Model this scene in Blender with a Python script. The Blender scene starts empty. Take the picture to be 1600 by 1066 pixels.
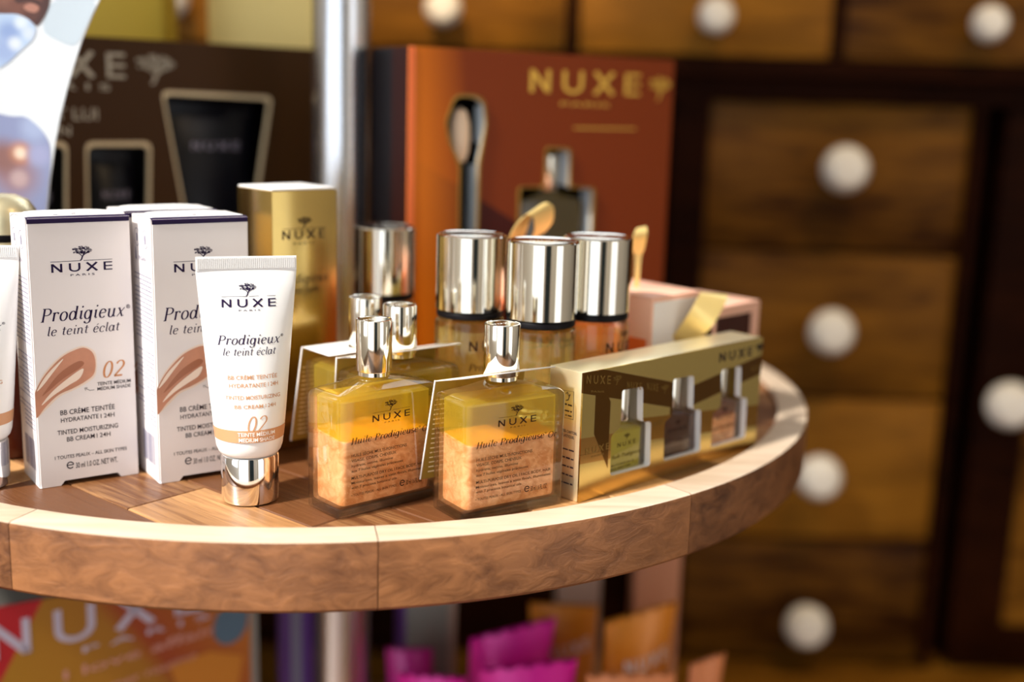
import bpy, bmesh, math, random
from mathutils import Vector, Matrix
random.seed(4)
PI = math.pi
SC = bpy.context.scene
COL = SC.collection
Z0 = 0.80                       # height of the table top above the floor

# ------------------------------------------------------------------ camera, world, light, exposure
cam_d = bpy.data.cameras.new('camera'); cam = bpy.data.objects.new('camera', cam_d); COL.objects.link(cam)
cam_d.sensor_width = 36.0; cam_d.lens = 41.04; cam_d.clip_start = 0.01; cam_d.clip_end = 50
cam_d.dof.use_dof = True; cam_d.dof.focus_distance = 0.581; cam_d.dof.aperture_fstop = 2.5
cam.matrix_world = Matrix.Translation((0, 0, 0.20106 + Z0)) @ Matrix.Rotation(PI/2 - 0.20187, 4, 'X') @ Matrix.Rotation(0.02899, 4, 'Z')
SC.camera = cam
w = bpy.data.worlds.new('world'); SC.world = w; w.use_nodes = True
w.node_tree.nodes['Background'].inputs[0].default_value = (0.75, 0.85, 1.0, 1)
w.node_tree.nodes['Background'].inputs[1].default_value = 1.0
SC.view_settings.view_transform = 'Standard'; SC.view_settings.look = 'None'
SC.view_settings.gamma = 1.0; SC.view_settings.use_curve_mapping = False
SC.view_settings.exposure = 0.0

def area(name, loc, target, sx, sy, power, color):
    d = bpy.data.lights.new(name, 'AREA'); d.shape = 'RECTANGLE'; d.size = sx; d.size_y = sy; d.energy = power; d.color = color
    o = bpy.data.objects.new(name, d); COL.objects.link(o); o.location = loc
    o.rotation_euler = (Vector(target) - Vector(loc)).to_track_quat('-Z', 'Y').to_euler(); return o
def spot(name, loc, target, power, color, ang, radius=0.05, blend=0.6):
    d = bpy.data.lights.new(name, 'SPOT'); d.energy = power; d.color = color; d.spot_size = ang; d.spot_blend = blend; d.shadow_soft_size = radius
    o = bpy.data.objects.new(name, d); COL.objects.link(o); o.location = loc
    o.rotation_euler = (Vector(target) - Vector(loc)).to_track_quat('-Z', 'Y').to_euler(); return o
area('daylight_side_window', (-1.77, -1.08, 2.1), (0, -1.08, 2.1), 1.4, 2.6, 15, (0.90, 0.95, 1.0))
area('daylight_front_window', (-.80, -2.17, 1.45), (-.80, 0, 1.45), 1.9, 2.7, 12, (0.92, 0.96, 1.0))
area('added_right_reflection_light', (2.37, -1.25, 1.15), (0, -1.25, 1.15), 1.5, 2.1, 6.0, (1.0, .88, .70))  # added warm area light, gives the caps a cream band to reflect
area('daylight_back_window', (.2, 1.77, 2.35), (.2, 0, 2.35), 2.4, 1.3, 14, (.93, .96, 1.0))
sun_d = bpy.data.lights.new('sun', 'SUN'); sun_d.energy = 7.0; sun_d.angle = 0.07; sun_d.color = (1.0, 0.95, 0.88)
sun = bpy.data.objects.new('sun', sun_d); COL.objects.link(sun); sun.location = (-3, -2, 4)
sun.rotation_euler = Vector((0.56, 0.43, -0.70)).to_track_quat('-Z', 'Y').to_euler()
SPOTS = [((0.55, 0.35, 2.55), (0.42, 1.35, 1.12), 52), ((-0.45, -0.1, 2.55), (-0.14, 1.35, 1.12), 230), ((1.25, -0.3, 2.55), (0.6, 0.9, 0.8), 20)]  # the second spot is added to brighten the upper-left drawers
for i, (l, t, p) in enumerate(SPOTS):
    spot('ceiling_and_added_spot', l, t, p, (1.0, 0.72, 0.40), (.62, .26, 1.0)[i])

# ------------------------------------------------------------------ materials
def nm(name):
    m = bpy.data.materials.new(name); m.use_nodes = True
    return m, m.node_tree.nodes, m.node_tree.links, m.node_tree.nodes['Principled BSDF']
def pm(name, col, rough=0.5, metal=0.0, coat=0.0, spec=None, bump=0.0, bscale=400, var=0.0, vscale=60):
    m, n, l, b = nm(name)
    b.inputs['Base Color'].default_value = (*col, 1); b.inputs['Roughness'].default_value = rough; b.inputs['Metallic'].default_value = metal
    b.inputs['Coat Weight'].default_value = coat; b.inputs['Coat Roughness'].default_value = 0.08
    if spec is not None: b.inputs['Specular IOR Level'].default_value = spec
    if bump or var:
        tc = n.new('ShaderNodeTexCoord'); nz = n.new('ShaderNodeTexNoise'); nz.inputs['Scale'].default_value = bscale if bump else vscale
        nz.inputs['Detail'].default_value = 4; l.new(tc.outputs['Object'], nz.inputs['Vector'])
        if bump:
            bp = n.new('ShaderNodeBump'); bp.inputs['Strength'].default_value = bump; bp.inputs['Distance'].default_value = 0.001
            l.new(nz.outputs['Fac'], bp.inputs['Height']); l.new(bp.outputs['Normal'], b.inputs['Normal'])
        if var:
            r = n.new('ShaderNodeValToRGB'); r.color_ramp.elements[0].position = .3; r.color_ramp.elements[1].position = .7
            r.color_ramp.elements[0].color = (*[c*(1-var) for c in col], 1); r.color_ramp.elements[1].color = (*[min(1, c*(1+var)) for c in col], 1)
            l.new(nz.outputs['Fac'], r.inputs['Fac']); l.new(r.outputs['Color'], b.inputs['Base Color'])
    return m
def wood(name, dark, light, scale=(6, 60, 60), rough=0.4, rand=0.35, coat=0.0, bump=0.25, spec=.5, blot=0.5):
    """grain stretched along object X"""
    m, n, l, b = nm(name)
    tc = n.new('ShaderNodeTexCoord'); mp = n.new('ShaderNodeMapping'); mp.inputs['Scale'].default_value = scale
    oi = n.new('ShaderNodeObjectInfo'); cmb = n.new('ShaderNodeCombineXYZ'); mul = n.new('ShaderNodeMath'); mul.operation = 'MULTIPLY'; mul.inputs[1].default_value = 37.0
    l.new(oi.outputs['Random'], mul.inputs[0]); l.new(mul.outputs[0], cmb.inputs[0]); l.new(mul.outputs[0], cmb.inputs[1]); l.new(cmb.outputs[0], mp.inputs['Location'])
    l.new(tc.outputs['Object'], mp.inputs['Vector'])
    nz = n.new('ShaderNodeTexNoise'); nz.inputs['Scale'].default_value = 1.0; nz.inputs['Detail'].default_value = 7; nz.inputs['Roughness'].default_value = .62; nz.inputs['Distortion'].default_value = .8
    l.new(mp.outputs[0], nz.inputs['Vector'])
    n2 = n.new('ShaderNodeTexNoise'); n2.inputs['Scale'].default_value = .12; n2.inputs['Detail'].default_value = 3; l.new(mp.outputs[0], n2.inputs['Vector'])
    a1 = n.new('ShaderNodeMath'); a1.operation = 'MULTIPLY_ADD'; a1.inputs[1].default_value = blot; l.new(n2.outputs['Fac'], a1.inputs[0])
    a0 = n.new('ShaderNodeMath'); a0.operation = 'MULTIPLY'; a0.inputs[1].default_value = 1 - blot; l.new(nz.outputs['Fac'], a0.inputs[0]); l.new(a0.outputs[0], a1.inputs[2])
    a2 = n.new('ShaderNodeMath'); a2.operation = 'MULTIPLY_ADD'; a2.inputs[1].default_value = rand; l.new(oi.outputs['Random'], a2.inputs[0]); l.new(a1.outputs[0], a2.inputs[2])
    a3 = n.new('ShaderNodeMath'); a3.operation = 'SUBTRACT'; a3.inputs[1].default_value = rand/2; l.new(a2.outputs[0], a3.inputs[0])
    r = n.new('ShaderNodeValToRGB'); r.color_ramp.elements[0].position = .32; r.color_ramp.elements[1].position = .68
    r.color_ramp.elements[0].color = (*dark, 1); r.color_ramp.elements[1].color = (*light, 1)
    l.new(a3.outputs[0], r.inputs['Fac']); l.new(r.outputs['Color'], b.inputs['Base Color'])
    bp = n.new('ShaderNodeBump'); bp.inputs['Strength'].default_value = bump; bp.inputs['Distance'].default_value = .0008
    l.new(nz.outputs['Fac'], bp.inputs['Height']); l.new(bp.outputs['Normal'], b.inputs['Normal'])
    b.inputs['Roughness'].default_value = rough; b.inputs['Coat Weight'].default_value = coat; b.inputs['Coat Roughness'].default_value = .25; b.inputs['Specular IOR Level'].default_value = spec
    return m
def glass(name, col=(1, 1, 1), ior=1.46, rough=0.0):
    m, n, l, b = nm(name)
    b.inputs['Base Color'].default_value = (*col, 1); b.inputs['Transmission Weight'].default_value = 1; b.inputs['IOR'].default_value = ior; b.inputs['Roughness'].default_value = rough
    return m
def bottle_glass(name, k=.30):
    """thin clear glass: reflects by angle, lets light through; a share k really refracts"""
    m, n, l, b = nm(name); n.remove(b)
    t = n.new('ShaderNodeBsdfTransparent'); g = n.new('ShaderNodeBsdfGlossy'); g.inputs['Roughness'].default_value = .01; lw = n.new('ShaderNodeLayerWeight'); lw.inputs[0].default_value = .5; p5 = n.new('ShaderNodeMath'); p5.operation = 'POWER'; p5.inputs[1].default_value = 2.6; l.new(lw.outputs['Facing'], p5.inputs[0]); fr = n.new('ShaderNodeMath'); fr.operation = 'MULTIPLY_ADD'; fr.inputs[1].default_value = .9; fr.inputs[2].default_value = .04; l.new(p5.outputs[0], fr.inputs[0])
    gl = n.new('ShaderNodeBsdfGlass'); gl.inputs['IOR'].default_value = 1.46; gl.inputs['Roughness'].default_value = 0
    a = n.new('ShaderNodeMixShader'); l.new(fr.outputs[0], a.inputs[0]); l.new(t.outputs[0], a.inputs[1]); l.new(g.outputs[0], a.inputs[2])
    c = n.new('ShaderNodeMixShader'); c.inputs[0].default_value = k; l.new(a.outputs[0], c.inputs[1]); l.new(gl.outputs[0], c.inputs[2]); l.new(c.outputs[0], n['Material Output'].inputs[0]); return m
def cloudy(name, col, dcol, k):
    """slightly cloudy oil: tinted and passing light straight, with a share k scattered"""
    m, n, l, b = nm(name); n.remove(b)
    t = n.new('ShaderNodeBsdfTransparent'); t.inputs[0].default_value = (*col, 1); d = n.new('ShaderNodeBsdfDiffuse'); d.inputs[0].default_value = (*dcol, 1); tl = n.new('ShaderNodeBsdfTranslucent'); tl.inputs[0].default_value = (*dcol, 1)
    a = n.new('ShaderNodeMixShader'); a.inputs[0].default_value = .5; l.new(d.outputs[0], a.inputs[1]); l.new(tl.outputs[0], a.inputs[2])
    c = n.new('ShaderNodeMixShader'); c.inputs[0].default_value = k; l.new(t.outputs[0], c.inputs[1]); l.new(a.outputs[0], c.inputs[2]); l.new(c.outputs[0], n['Material Output'].inputs[0]); return m
def clear(name, col):
    """a liquid with the refractive index of its glass: light passes straight and is only tinted"""
    m, n, l, b = nm(name); n.remove(b)
    t = n.new('ShaderNodeBsdfTransparent'); t.inputs[0].default_value = (*col, 1); l.new(t.outputs[0], n['Material Output'].inputs[0]); return m

M = {}
M['plank'] = wood('oiled_table_wood', (.14, .052, .018), (.60, .32, .13), (16, 230, 230), .34, .55, bump=.6, blot=.35)
M['rim_top'] = wood('pale_rim_wood', (.46, .33, .22), (.72, .59, .45), (14, 90, 90), .38, .15, bump=.2)  # rim tops in a paler tone than the rim sides
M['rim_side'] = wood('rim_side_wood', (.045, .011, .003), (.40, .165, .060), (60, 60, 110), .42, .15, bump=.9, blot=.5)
M['under'] = pm('dark_underside_wood', (.035, .016, .008), .7)
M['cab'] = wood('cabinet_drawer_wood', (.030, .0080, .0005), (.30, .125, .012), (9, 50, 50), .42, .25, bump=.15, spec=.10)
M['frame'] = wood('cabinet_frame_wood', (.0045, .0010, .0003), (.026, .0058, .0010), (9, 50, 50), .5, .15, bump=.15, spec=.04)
M['knob'] = pm('white_porcelain', (.86, .82, .74), .18, coat=.4)
M['carton'] = pm('white_carton', (.83, .78, .765), .42)
M['carton_edge'] = pm('white_carton_edge', (.88, .87, .86), .5)
M['purple'] = pm('deep_purple_ink', (.016, .005, .045), .45, spec=.2)
M['ink'] = pm('plum_black_ink', (.012, .005, .016), .45, spec=.2)
M['grey_ink'] = pm('grey_violet_ink', (.30, .28, .38), .5)
M['brown_ink'] = pm('dark_brown_ink', (.022, .006, .002), .45, spec=.2)
M['tan_ink'] = pm('tan_ink', (.62, .31, .15), .4)
M['orange_ink'] = pm('copper_ink', (.58, .24, .09), .35)
M['white_ink'] = pm('white_ink', (.9, .88, .85), .45)
M['cream_ink'] = pm('cream_ink', (.86, .74, .45), .45)
M['sw'] = pm('swatch_brown', (.56, .25, .15), .3, var=.12, vscale=90)
M['sw_d'] = pm('swatch_deep_brown', (.36, .13, .065), .3)
M['sw_l'] = pm('swatch_cream', (.86, .70, .58), .3)
M['tube'] = pm('white_plastic_tube', (.90, .90, .89), .28)
M['chrome'] = pm('polished_silver_cap', (.93, .92, .91), .06, 1.0)
M['champ'] = pm('champagne_metal_cap', (.97, .92, .80), .09, 1.0)
M['champ_top'] = pm('brushed_cap_top', (.95, .90, .84), .22, 1.0)
M['steel'] = pm('brushed_steel', (.86, .87, .90), .24, 1.0, bump=.05, bscale=300)
M['glass'] = bottle_glass('clear_glass', .22); M['glass2'] = bottle_glass('clear_round_glass', .35); M['oil'] = cloudy('golden_oil', (.99, .91, .45), (.98, .78, .09), .30); M['oil2'] = cloudy('pale_golden_oil', (.99, .94, .66), (.97, .82, .28), .22)
M['lemon'] = cloudy('lemon_oil', (.98, .92, .45), (.95, .86, .14), .6); M['block'] = bottle_glass('solid_glass', .4); M['amber_oil'] = cloudy('amber_oil', (.62, .34, .14), (.35, .15, .05), .3); M['rose_oil'] = cloudy('rose_oil', (.92, .70, .55), (.75, .45, .3), .3)
M['gold'] = pm('gold_foil_board', (.80, .61, .20), .26, 1.0)
M['gold_pale'] = pm('pale_gold_board', (.90, .80, .52), .34, .85)
M['gold_box'] = pm('gold_satin_board', (.70, .48, .14), .22, 1.0, coat=.6, var=.05, vscale=30)
M['gold_in'] = pm('cream_inner_card', (.85, .80, .62), .6)
M['ribbon'] = pm('gold_ribbon', (.95, .72, .28), .34, .6)
M['leaf'] = pm('leaflet_paper', (.92, .90, .87), .45)
M['leaf_gold'] = pm('leaflet_olive_gold', (.74, .53, .07), .4)
M['leaf_page'] = pm('leaflet_page_olive', (.36, .24, .035), .4)
M['black'] = pm('black_plastic', (.005, .004, .005), .4, spec=.12)
M['tubeblack'] = pm('black_tube_plastic', (.004, .004, .008), .3, spec=.2)
M['brownbox'] = pm('chocolate_board', (.056, .023, .006), .5, spec=.15)
M['cream_edge'] = pm('cream_cut_edge', (.78, .62, .38), .5)
M['yellow'] = pm('sunlit_mustard', (.60, .40, .04), .5, spec=.2)  # both mustards have sunlight put into the colour of stand-in drawers
M['yellow2'] = pm('sunlit_pale_mustard', (.90, .70, .26), .5, spec=.25)
M['peach'] = pm('peach_board', (.88, .50, .36), .4)
M['orange'] = pm('orange_board', (.80, .16, .03), .4)
M['darkred'] = pm('dark_amber_glass', (.05, .008, .003), .15, spec=.3)
M['salmon'] = pm('salmon_board', (.60, .25, .13), .5)
M['beige'] = pm('beige_board', (.52, .33, .24), .5)
M['greyboard'] = pm('grey_board', (.30, .28, .24), .5); M['violet'] = pm('violet_board', (.16, .05, .28), .5)
M['magenta'] = pm('magenta_foil', (.85, .012, .36), .3, .1, bump=.5, bscale=40); M['magenta_d'] = pm('deep_magenta_foil', (.45, .01, .20), .3, .1, bump=.5, bscale=40)
M['orangef'] = pm('orange_foil', (.80, .26, .02), .3, .1, bump=.5, bscale=40); M['orangef2'] = pm('salmon_foil', (.80, .28, .11), .35, .1, bump=.5, bscale=40)
M['bronze'] = pm('bronze_ink', (.30, .17, .03), .4, .5)
M['goldink'] = pm('gold_ink', (.78, .46, .07), .35, .5)
M['card'] = pm('white_poster_board', (.88, .93, .97), .3)
M['skin'] = pm('printed_brown_skin', (.20, .065, .03), .35, var=.3, vscale=50); M['skin_d'] = pm('printed_dark_skin', (.075, .024, .014), .35); M['lipm'] = pm('printed_lip', (.50, .22, .15), .35)
M['foam'] = pm('printed_foam_blue', (.50, .64, .88), .35, var=.15, vscale=60); M['foam2'] = pm('printed_foam_shade', (.27, .38, .68), .35)
M['greyp'] = pm('printed_pale_grey', (.62, .72, .80), .35); M['shirt'] = pm('printed_lavender_shirt', (.30, .31, .50), .35, var=.25, vscale=45)
M['glow'] = pm('printed_rust', (.42, .17, .11), .35, var=.3, vscale=60); M['glow2'] = pm('printed_highlight', (.95, .72, .52), .35)
M['wallp'] = pm('cream_wall_paint', (.80, .72, .58), .7, bump=.1, bscale=80); M['floor'] = wood('floor_boards', (.07, .03, .012), (.2, .1, .045), (3, 20, 20), .45, .2)
M['ceil'] = pm('ceiling_paint', (.75, .70, .62), .8); M['teal'] = pm('added_panel_teal', (.012, .03, .036), .4)
M['darkwall'] = pm('brown_wall_paint', (.10, .05, .025), .7)

# sediment with shimmer
m, n, l, b = nm('shimmer_oil_sediment'); M['sed'] = m
tc = n.new('ShaderNodeTexCoord'); nz = n.new('ShaderNodeTexNoise'); nz.inputs['Scale'].default_value = 160; nz.inputs['Detail'].default_value = 6; nz.inputs['Distortion'].default_value = 1.2
l.new(tc.outputs['Object'], nz.inputs['Vector']); r = n.new('ShaderNodeValToRGB')
r.color_ramp.elements[0].position = .36; r.color_ramp.elements[0].color = (.70, .26, .07, 1); r.color_ramp.elements[1].position = .66; r.color_ramp.elements[1].color = (.95, .49, .21, 1)
l.new(nz.outputs['Fac'], r.inputs['Fac']); vo = n.new('ShaderNodeTexVoronoi'); vo.inputs['Scale'].default_value = 900; l.new(tc.outputs['Object'], vo.inputs['Vector'])
lt = n.new('ShaderNodeMath'); lt.operation = 'LESS_THAN'; lt.inputs[1].default_value = .16; l.new(vo.outputs['Distance'], lt.inputs[0])
mx = n.new('ShaderNodeMix'); mx.data_type = 'RGBA'; mx.inputs['B'].default_value = (1.0, .72, .42, 1); l.new(lt.outputs[0], mx.inputs['Factor']); l.new(r.outputs['Color'], mx.inputs['A'])
l.new(mx.outputs['Result'], b.inputs['Base Color']); b.inputs['Roughness'].default_value = .4; b.inputs['Subsurface Weight'].default_value = .0

# gift set front: gold foil with printed brown bands (flat print), in the panel's own metres
m, n, l, b = nm('gold_foil_with_brown_bands'); M['setfront'] = m
tc = n.new('ShaderNodeTexCoord'); sx = n.new('ShaderNodeSeparateXYZ'); l.new(tc.outputs['Object'], sx.inputs[0])
def mth(op, a, bb, c=None):
    k = n.new('ShaderNodeMath'); k.operation = op
    for i, v in enumerate((a, bb, c)):
        if v is None: continue
        if hasattr(v, 'links'): l.new(v, k.inputs[i])
        else: k.inputs[i].default_value = v
    return k.outputs[0]
X, Zc = sx.outputs['X'], sx.outputs['Z']
def band(x0, z0, x1, z1, hw, xa, xb):
    """1 inside a straight band of half-height hw along the line, between xa and xb"""
    k = (z1-z0)/(x1-x0); d = mth('ABSOLUTE', mth('SUBTRACT', Zc, mth('MULTIPLY_ADD', X, k, z0-k*x0)), None)
    i = mth('LESS_THAN', d, hw); i = mth('MULTIPLY', i, mth('GREATER_THAN', X, xa)); return mth('MULTIPLY', i, mth('LESS_THAN', X, xb))
OW = .0808
bands = [band(-.001-OW, .066, .075-OW, .046, .0072, -.1, .078-OW), band(.074-OW, .040, .162-OW, .052, .0058, .074-OW, .2),
         band(.012-OW, .053, .024-OW, .032, .018, .012-OW, .024-OW), band(0-OW, .0255, .162-OW, .016, .0001, -.1, .2)]
sh2 = band(.05-OW, .0305, .162-OW, .020, .0065, .05-OW, .2)
mk = bands[0]
for q in bands[1:]: mk = mth('MAXIMUM', mk, q)
m1 = n.new('ShaderNodeMix'); m1.data_type = 'RGBA'; m1.inputs['A'].default_value = (.80, .61, .22, 1); m1.inputs['B'].default_value = (.50, .25, .05, 1); l.new(sh2, m1.inputs['Factor'])
cop = band(0-OW, .0275, .162-OW, .017, .0068, -.1, .05-OW); m15 = n.new('ShaderNodeMix'); m15.data_type = 'RGBA'; m15.inputs['B'].default_value = (.62, .34, .10, 1); l.new(cop, m15.inputs['Factor']); l.new(m1.outputs['Result'], m15.inputs['A'])
m2 = n.new('ShaderNodeMix'); m2.data_type = 'RGBA'; m2.inputs['B'].default_value = (.20, .095, .022, 1); l.new(mk, m2.inputs['Factor']); l.new(m15.outputs['Result'], m2.inputs['A'])
l.new(m2.outputs['Result'], b.inputs['Base Color']); b.inputs['Metallic'].default_value = 1; b.inputs['Roughness'].default_value = .24

# orange gift carton: diagonal tones, turning brighter orange towards the lower left
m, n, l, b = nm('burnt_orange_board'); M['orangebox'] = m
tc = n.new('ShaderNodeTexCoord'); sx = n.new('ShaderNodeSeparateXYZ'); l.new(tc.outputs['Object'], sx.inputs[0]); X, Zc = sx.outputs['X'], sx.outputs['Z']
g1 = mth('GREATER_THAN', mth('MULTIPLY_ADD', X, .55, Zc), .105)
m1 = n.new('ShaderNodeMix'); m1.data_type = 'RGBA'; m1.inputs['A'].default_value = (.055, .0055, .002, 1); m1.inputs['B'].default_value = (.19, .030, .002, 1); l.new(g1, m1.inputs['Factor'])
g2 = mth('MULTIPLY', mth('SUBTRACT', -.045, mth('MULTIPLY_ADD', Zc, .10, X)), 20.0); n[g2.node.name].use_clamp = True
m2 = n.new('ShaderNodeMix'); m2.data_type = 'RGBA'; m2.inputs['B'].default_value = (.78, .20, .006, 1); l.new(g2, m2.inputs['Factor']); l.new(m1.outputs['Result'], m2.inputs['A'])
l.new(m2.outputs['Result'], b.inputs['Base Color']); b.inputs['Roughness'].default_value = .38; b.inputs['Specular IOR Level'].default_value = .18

# poster below the table: red, orange and yellow fields
m, n, l, b = nm('red_orange_yellow_print'); M['posterf'] = m
tc = n.new('ShaderNodeTexCoord'); sx = n.new('ShaderNodeSeparateXYZ'); l.new(tc.outputs['Object'], sx.inputs[0]); X, Zc = sx.outputs['X'], sx.outputs['Z']
f = mth('MULTIPLY_ADD', X, 6.0, .12); f = mth('ADD', f, mth('MULTIPLY', mth('SUBTRACT', Zc, .25), 4.0))
r = n.new('ShaderNodeValToRGB'); r.color_ramp.elements[0].color = (.46, .21, .012, 1); r.color_ramp.elements[1].color = (.52, .16, .012, 1)
e = r.color_ramp.elements.new(.45); e.color = (.42, .17, .012, 1); e = r.color_ramp.elements.new(.55); e.color = (.36, .055, .010, 1); l.new(f, r.inputs['Fac'])
g1 = mth('LESS_THAN', mth('ADD', X, mth('MULTIPLY', mth('SUBTRACT', Zc, .25), -.55)), -.012)
m2 = n.new('ShaderNodeMix'); m2.data_type = 'RGBA'; m2.inputs['B'].default_value = (.52, .012, .02, 1); l.new(g1, m2.inputs['Factor']); l.new(r.outputs['Color'], m2.inputs['A'])
l.new(m2.outputs['Result'], b.inputs['Base Color']); b.inputs['Roughness'].default_value = .5

def soft_print(name, base, spots):
    """printed colour fields that blend softly: (x, z, radius, colour) in the card's own metres"""
    m, n, l, b = nm(name); tc = n.new('ShaderNodeTexCoord'); b.inputs['Roughness'].default_value = .35; prev = None
    for x, z, r, c in spots:
        d = n.new('ShaderNodeVectorMath'); d.operation = 'DISTANCE'; d.inputs[1].default_value = (x, 0, z); l.new(tc.outputs['Object'], d.inputs[0])
        mr = n.new('ShaderNodeMapRange'); mr.interpolation_type = 'SMOOTHSTEP'; mr.inputs['From Min'].default_value = r; mr.inputs['From Max'].default_value = r*.2; l.new(d.outputs['Value'], mr.inputs['Value'])
        k = n.new('ShaderNodeMix'); k.data_type = 'RGBA'; k.inputs['B'].default_value = (*c, 1); l.new(mr.outputs[0], k.inputs['Factor'])
        if prev is None: k.inputs['A'].default_value = (*base, 1)
        else: l.new(prev, k.inputs['A'])
        prev = k.outputs['Result']
    l.new(prev, b.inputs['Base Color']); return m
M['shirt'] = soft_print('printed_lavender_shirt', (.30, .34, .56), [(-.018, .150, .020, (.36, .22, .26)), (-.024, .160, .016, (.30, .14, .12)), (-.014, .163, .010, (.62, .26, .14)), (-.0145, .163, .0055, (1.0, .80, .62)), (-.016, .148, .008, (.60, .42, .42)), (-.004, .162, .010, (.40, .42, .66)), (-.006, .178, .012, (.42, .50, .74)), (-.018, .130, .012, (.38, .26, .34))])
M['foam'] = soft_print('printed_foam_blue', (.52, .68, .92), [(-.017, .232, .010, (.30, .42, .74)), (-.010, .238, .006, (.78, .88, .98)), (-.020, .222, .012, (.38, .50, .80)), (-.006, .232, .006, (.70, .80, .96)), (-.014, .226, .006, (.80, .88, .98))])
M['skin'] = soft_print('printed_brown_skin', (.11, .035, .020), [(-.018, .258, .020, (.30, .12, .07)), (-.004, .256, .010, (.38, .16, .10)), (.002, .262, .008, (.46, .22, .15)), (-.012, .247, .008, (.20, .07, .04))])
# ------------------------------------------------------------------ object helpers
def tag(o, label=None, cat=None, group=None, kind=None):
    if label: o['label'] = label
    if cat: o['category'] = cat
    if group: o['group'] = group
    if kind: o['kind'] = kind
    return o
def link(name, me, mat, parent=None, smooth=False):
    o = bpy.data.objects.new(name, me); COL.objects.link(o)
    if mat is not None:
        if len(me.materials): me.materials.clear()
        for k in (mat if isinstance(mat, (list, tuple)) else [mat]): me.materials.append(k)
    if smooth:
        for p in me.polygons: p.use_smooth = True
    if parent: o.parent = parent
    return o
def thing(name, label, cat, loc, rz=0.0, group=None):
    o = bpy.data.objects.new(name, None); COL.objects.link(o); o.empty_display_size = .02
    o.location = (loc[0], loc[1], loc[2] + Z0 + (.0002 if loc[2] > -.7 else 0)); o.rotation_euler = (0, 0, rz)
    return tag(o, label, cat, group)
def mesh(verts, faces): 
    me = bpy.data.meshes.new('m'); me.from_pydata(verts, [], faces); me.update(); return me
def finish(bm, smooth_deg=None):
    bmesh.ops.recalc_face_normals(bm, faces=bm.faces[:]); me = bpy.data.meshes.new('m')
    if smooth_deg is not None:
        for f in bm.faces: f.smooth = True
        for e in bm.edges:
            if len(e.link_faces) == 2 and e.calc_face_angle(0) > math.radians(smooth_deg): e.smooth = False
    bm.to_mesh(me); bm.free(); return me
def box_bm(bm, x0, x1, y0, y1, z0, z1):
    vs = [bm.verts.new(p) for p in ((x0,y0,z0),(x1,y0,z0),(x1,y1,z0),(x0,y1,z0),(x0,y0,z1),(x1,y0,z1),(x1,y1,z1),(x0,y1,z1))]
    for f in ((3,2,1,0),(4,5,6,7),(0,1,5,4),(1,2,6,5),(2,3,7,6),(3,0,4,7)): bm.faces.new([vs[i] for i in f])
def box_me(x0, x1, y0, y1, z0, z1, bev=0.0, seg=2):
    bm = bmesh.new(); box_bm(bm, x0, x1, y0, y1, z0, z1)
    if bev: bmesh.ops.bevel(bm, geom=bm.edges[:], offset=bev, segments=seg, affect='EDGES', profile=.5)
    return finish(bm, 40)
def bx(name, mat, parent, *a, bev=0.0, seg=2): return link(name, box_me(*a, bev=bev, seg=seg), mat, parent)
def lathe_me(prof, n=48, cx=0, cy=0, deg=35):
    bm = bmesh.new(); rings = []
    for r, z in prof:
        if r < 1e-6: rings.append([bm.verts.new((cx, cy, z))])
        else: rings.append([bm.verts.new((cx+r*math.cos(2*PI*i/n), cy+r*math.sin(2*PI*i/n), z)) for i in range(n)])
    for a, b2 in zip(rings, rings[1:]):
        for i in range(n):
            j = (i+1) % n
            if len(a) == 1 and len(b2) == 1: continue
            if len(a) == 1: bm.faces.new((a[0], b2[i], b2[j]))
            elif len(b2) == 1: bm.faces.new((a[i], a[j], b2[0]))
            else: bm.faces.new((a[i], a[j], b2[j], b2[i]))
    if len(rings[0]) > 1: bm.faces.new(rings[0])
    if len(rings[-1]) > 1: bm.faces.new(rings[-1])
    return finish(bm, deg)
def rrect(hw, hd, r, n=5):
    out = []
    for cx, cy, a in ((hw-r, hd-r, 0), (-hw+r, hd-r, PI/2), (-hw+r, -hd+r, PI), (hw-r, -hd+r, 1.5*PI)):
        for i in range(n+1):
            t = a + PI/2*i/n; out.append((cx+r*math.cos(t), cy+r*math.sin(t)))
    return out
def loft_me(rings, deg=35, cap=True):
    """rings: list of lists of 3D points, same count"""
    bm = bmesh.new(); rs = [[bm.verts.new(p) for p in r] for r in rings]; n = len(rs[0])
    for a, b2 in zip(rs, rs[1:]):
        for i in range(n): bm.faces.new((a[i], a[(i+1) % n], b2[(i+1) % n], b2[i]))
    if cap: bm.faces.new(rs[0]); bm.faces.new(rs[-1])
    return finish(bm, deg)
def flat2d(outline, holes=(), th=.001):
    c = bpy.data.curves.new('c', 'CURVE'); c.dimensions = '2D'; c.fill_mode = 'BOTH'; c.extrude = th/2
    for pts in [outline, *holes]:
        s = c.splines.new('POLY'); s.points.add(len(pts)-1)
        for p, q in zip(s.points, pts): p.co = (q[0], q[1], 0, 1)
        s.use_cyclic_u = True
    o = bpy.data.objects.new('c', c); me = bpy.data.meshes.new_from_object(o); bpy.data.objects.remove(o); bpy.data.curves.remove(c); return me
def panel_xz(outline, holes=(), th=.001, y=0.0):
    """upright board: 2D (x,z) outline, its front face at y, going back by th"""
    me = flat2d(outline, holes, th)
    for v in me.vertices: x, z, d = v.co; v.co = (x, y + th/2 - d, z)
    return me
def round_poly(pts, r=.001, n=4):
    out = []
    for i, p in enumerate(pts):
        a = Vector(pts[i-1]); b2 = Vector(p); c = Vector(pts[(i+1) % len(pts)]); u = (a-b2); v = (c-b2); k = min(r, u.length*.45, v.length*.45)
        p0 = b2+u.normalized()*k; p1 = b2+v.normalized()*k
        for j in range(n+1):
            t = j/n; out.append(tuple((1-t)**2*p0 + 2*t*(1-t)*b2 + t*t*p1))
    return out

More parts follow.
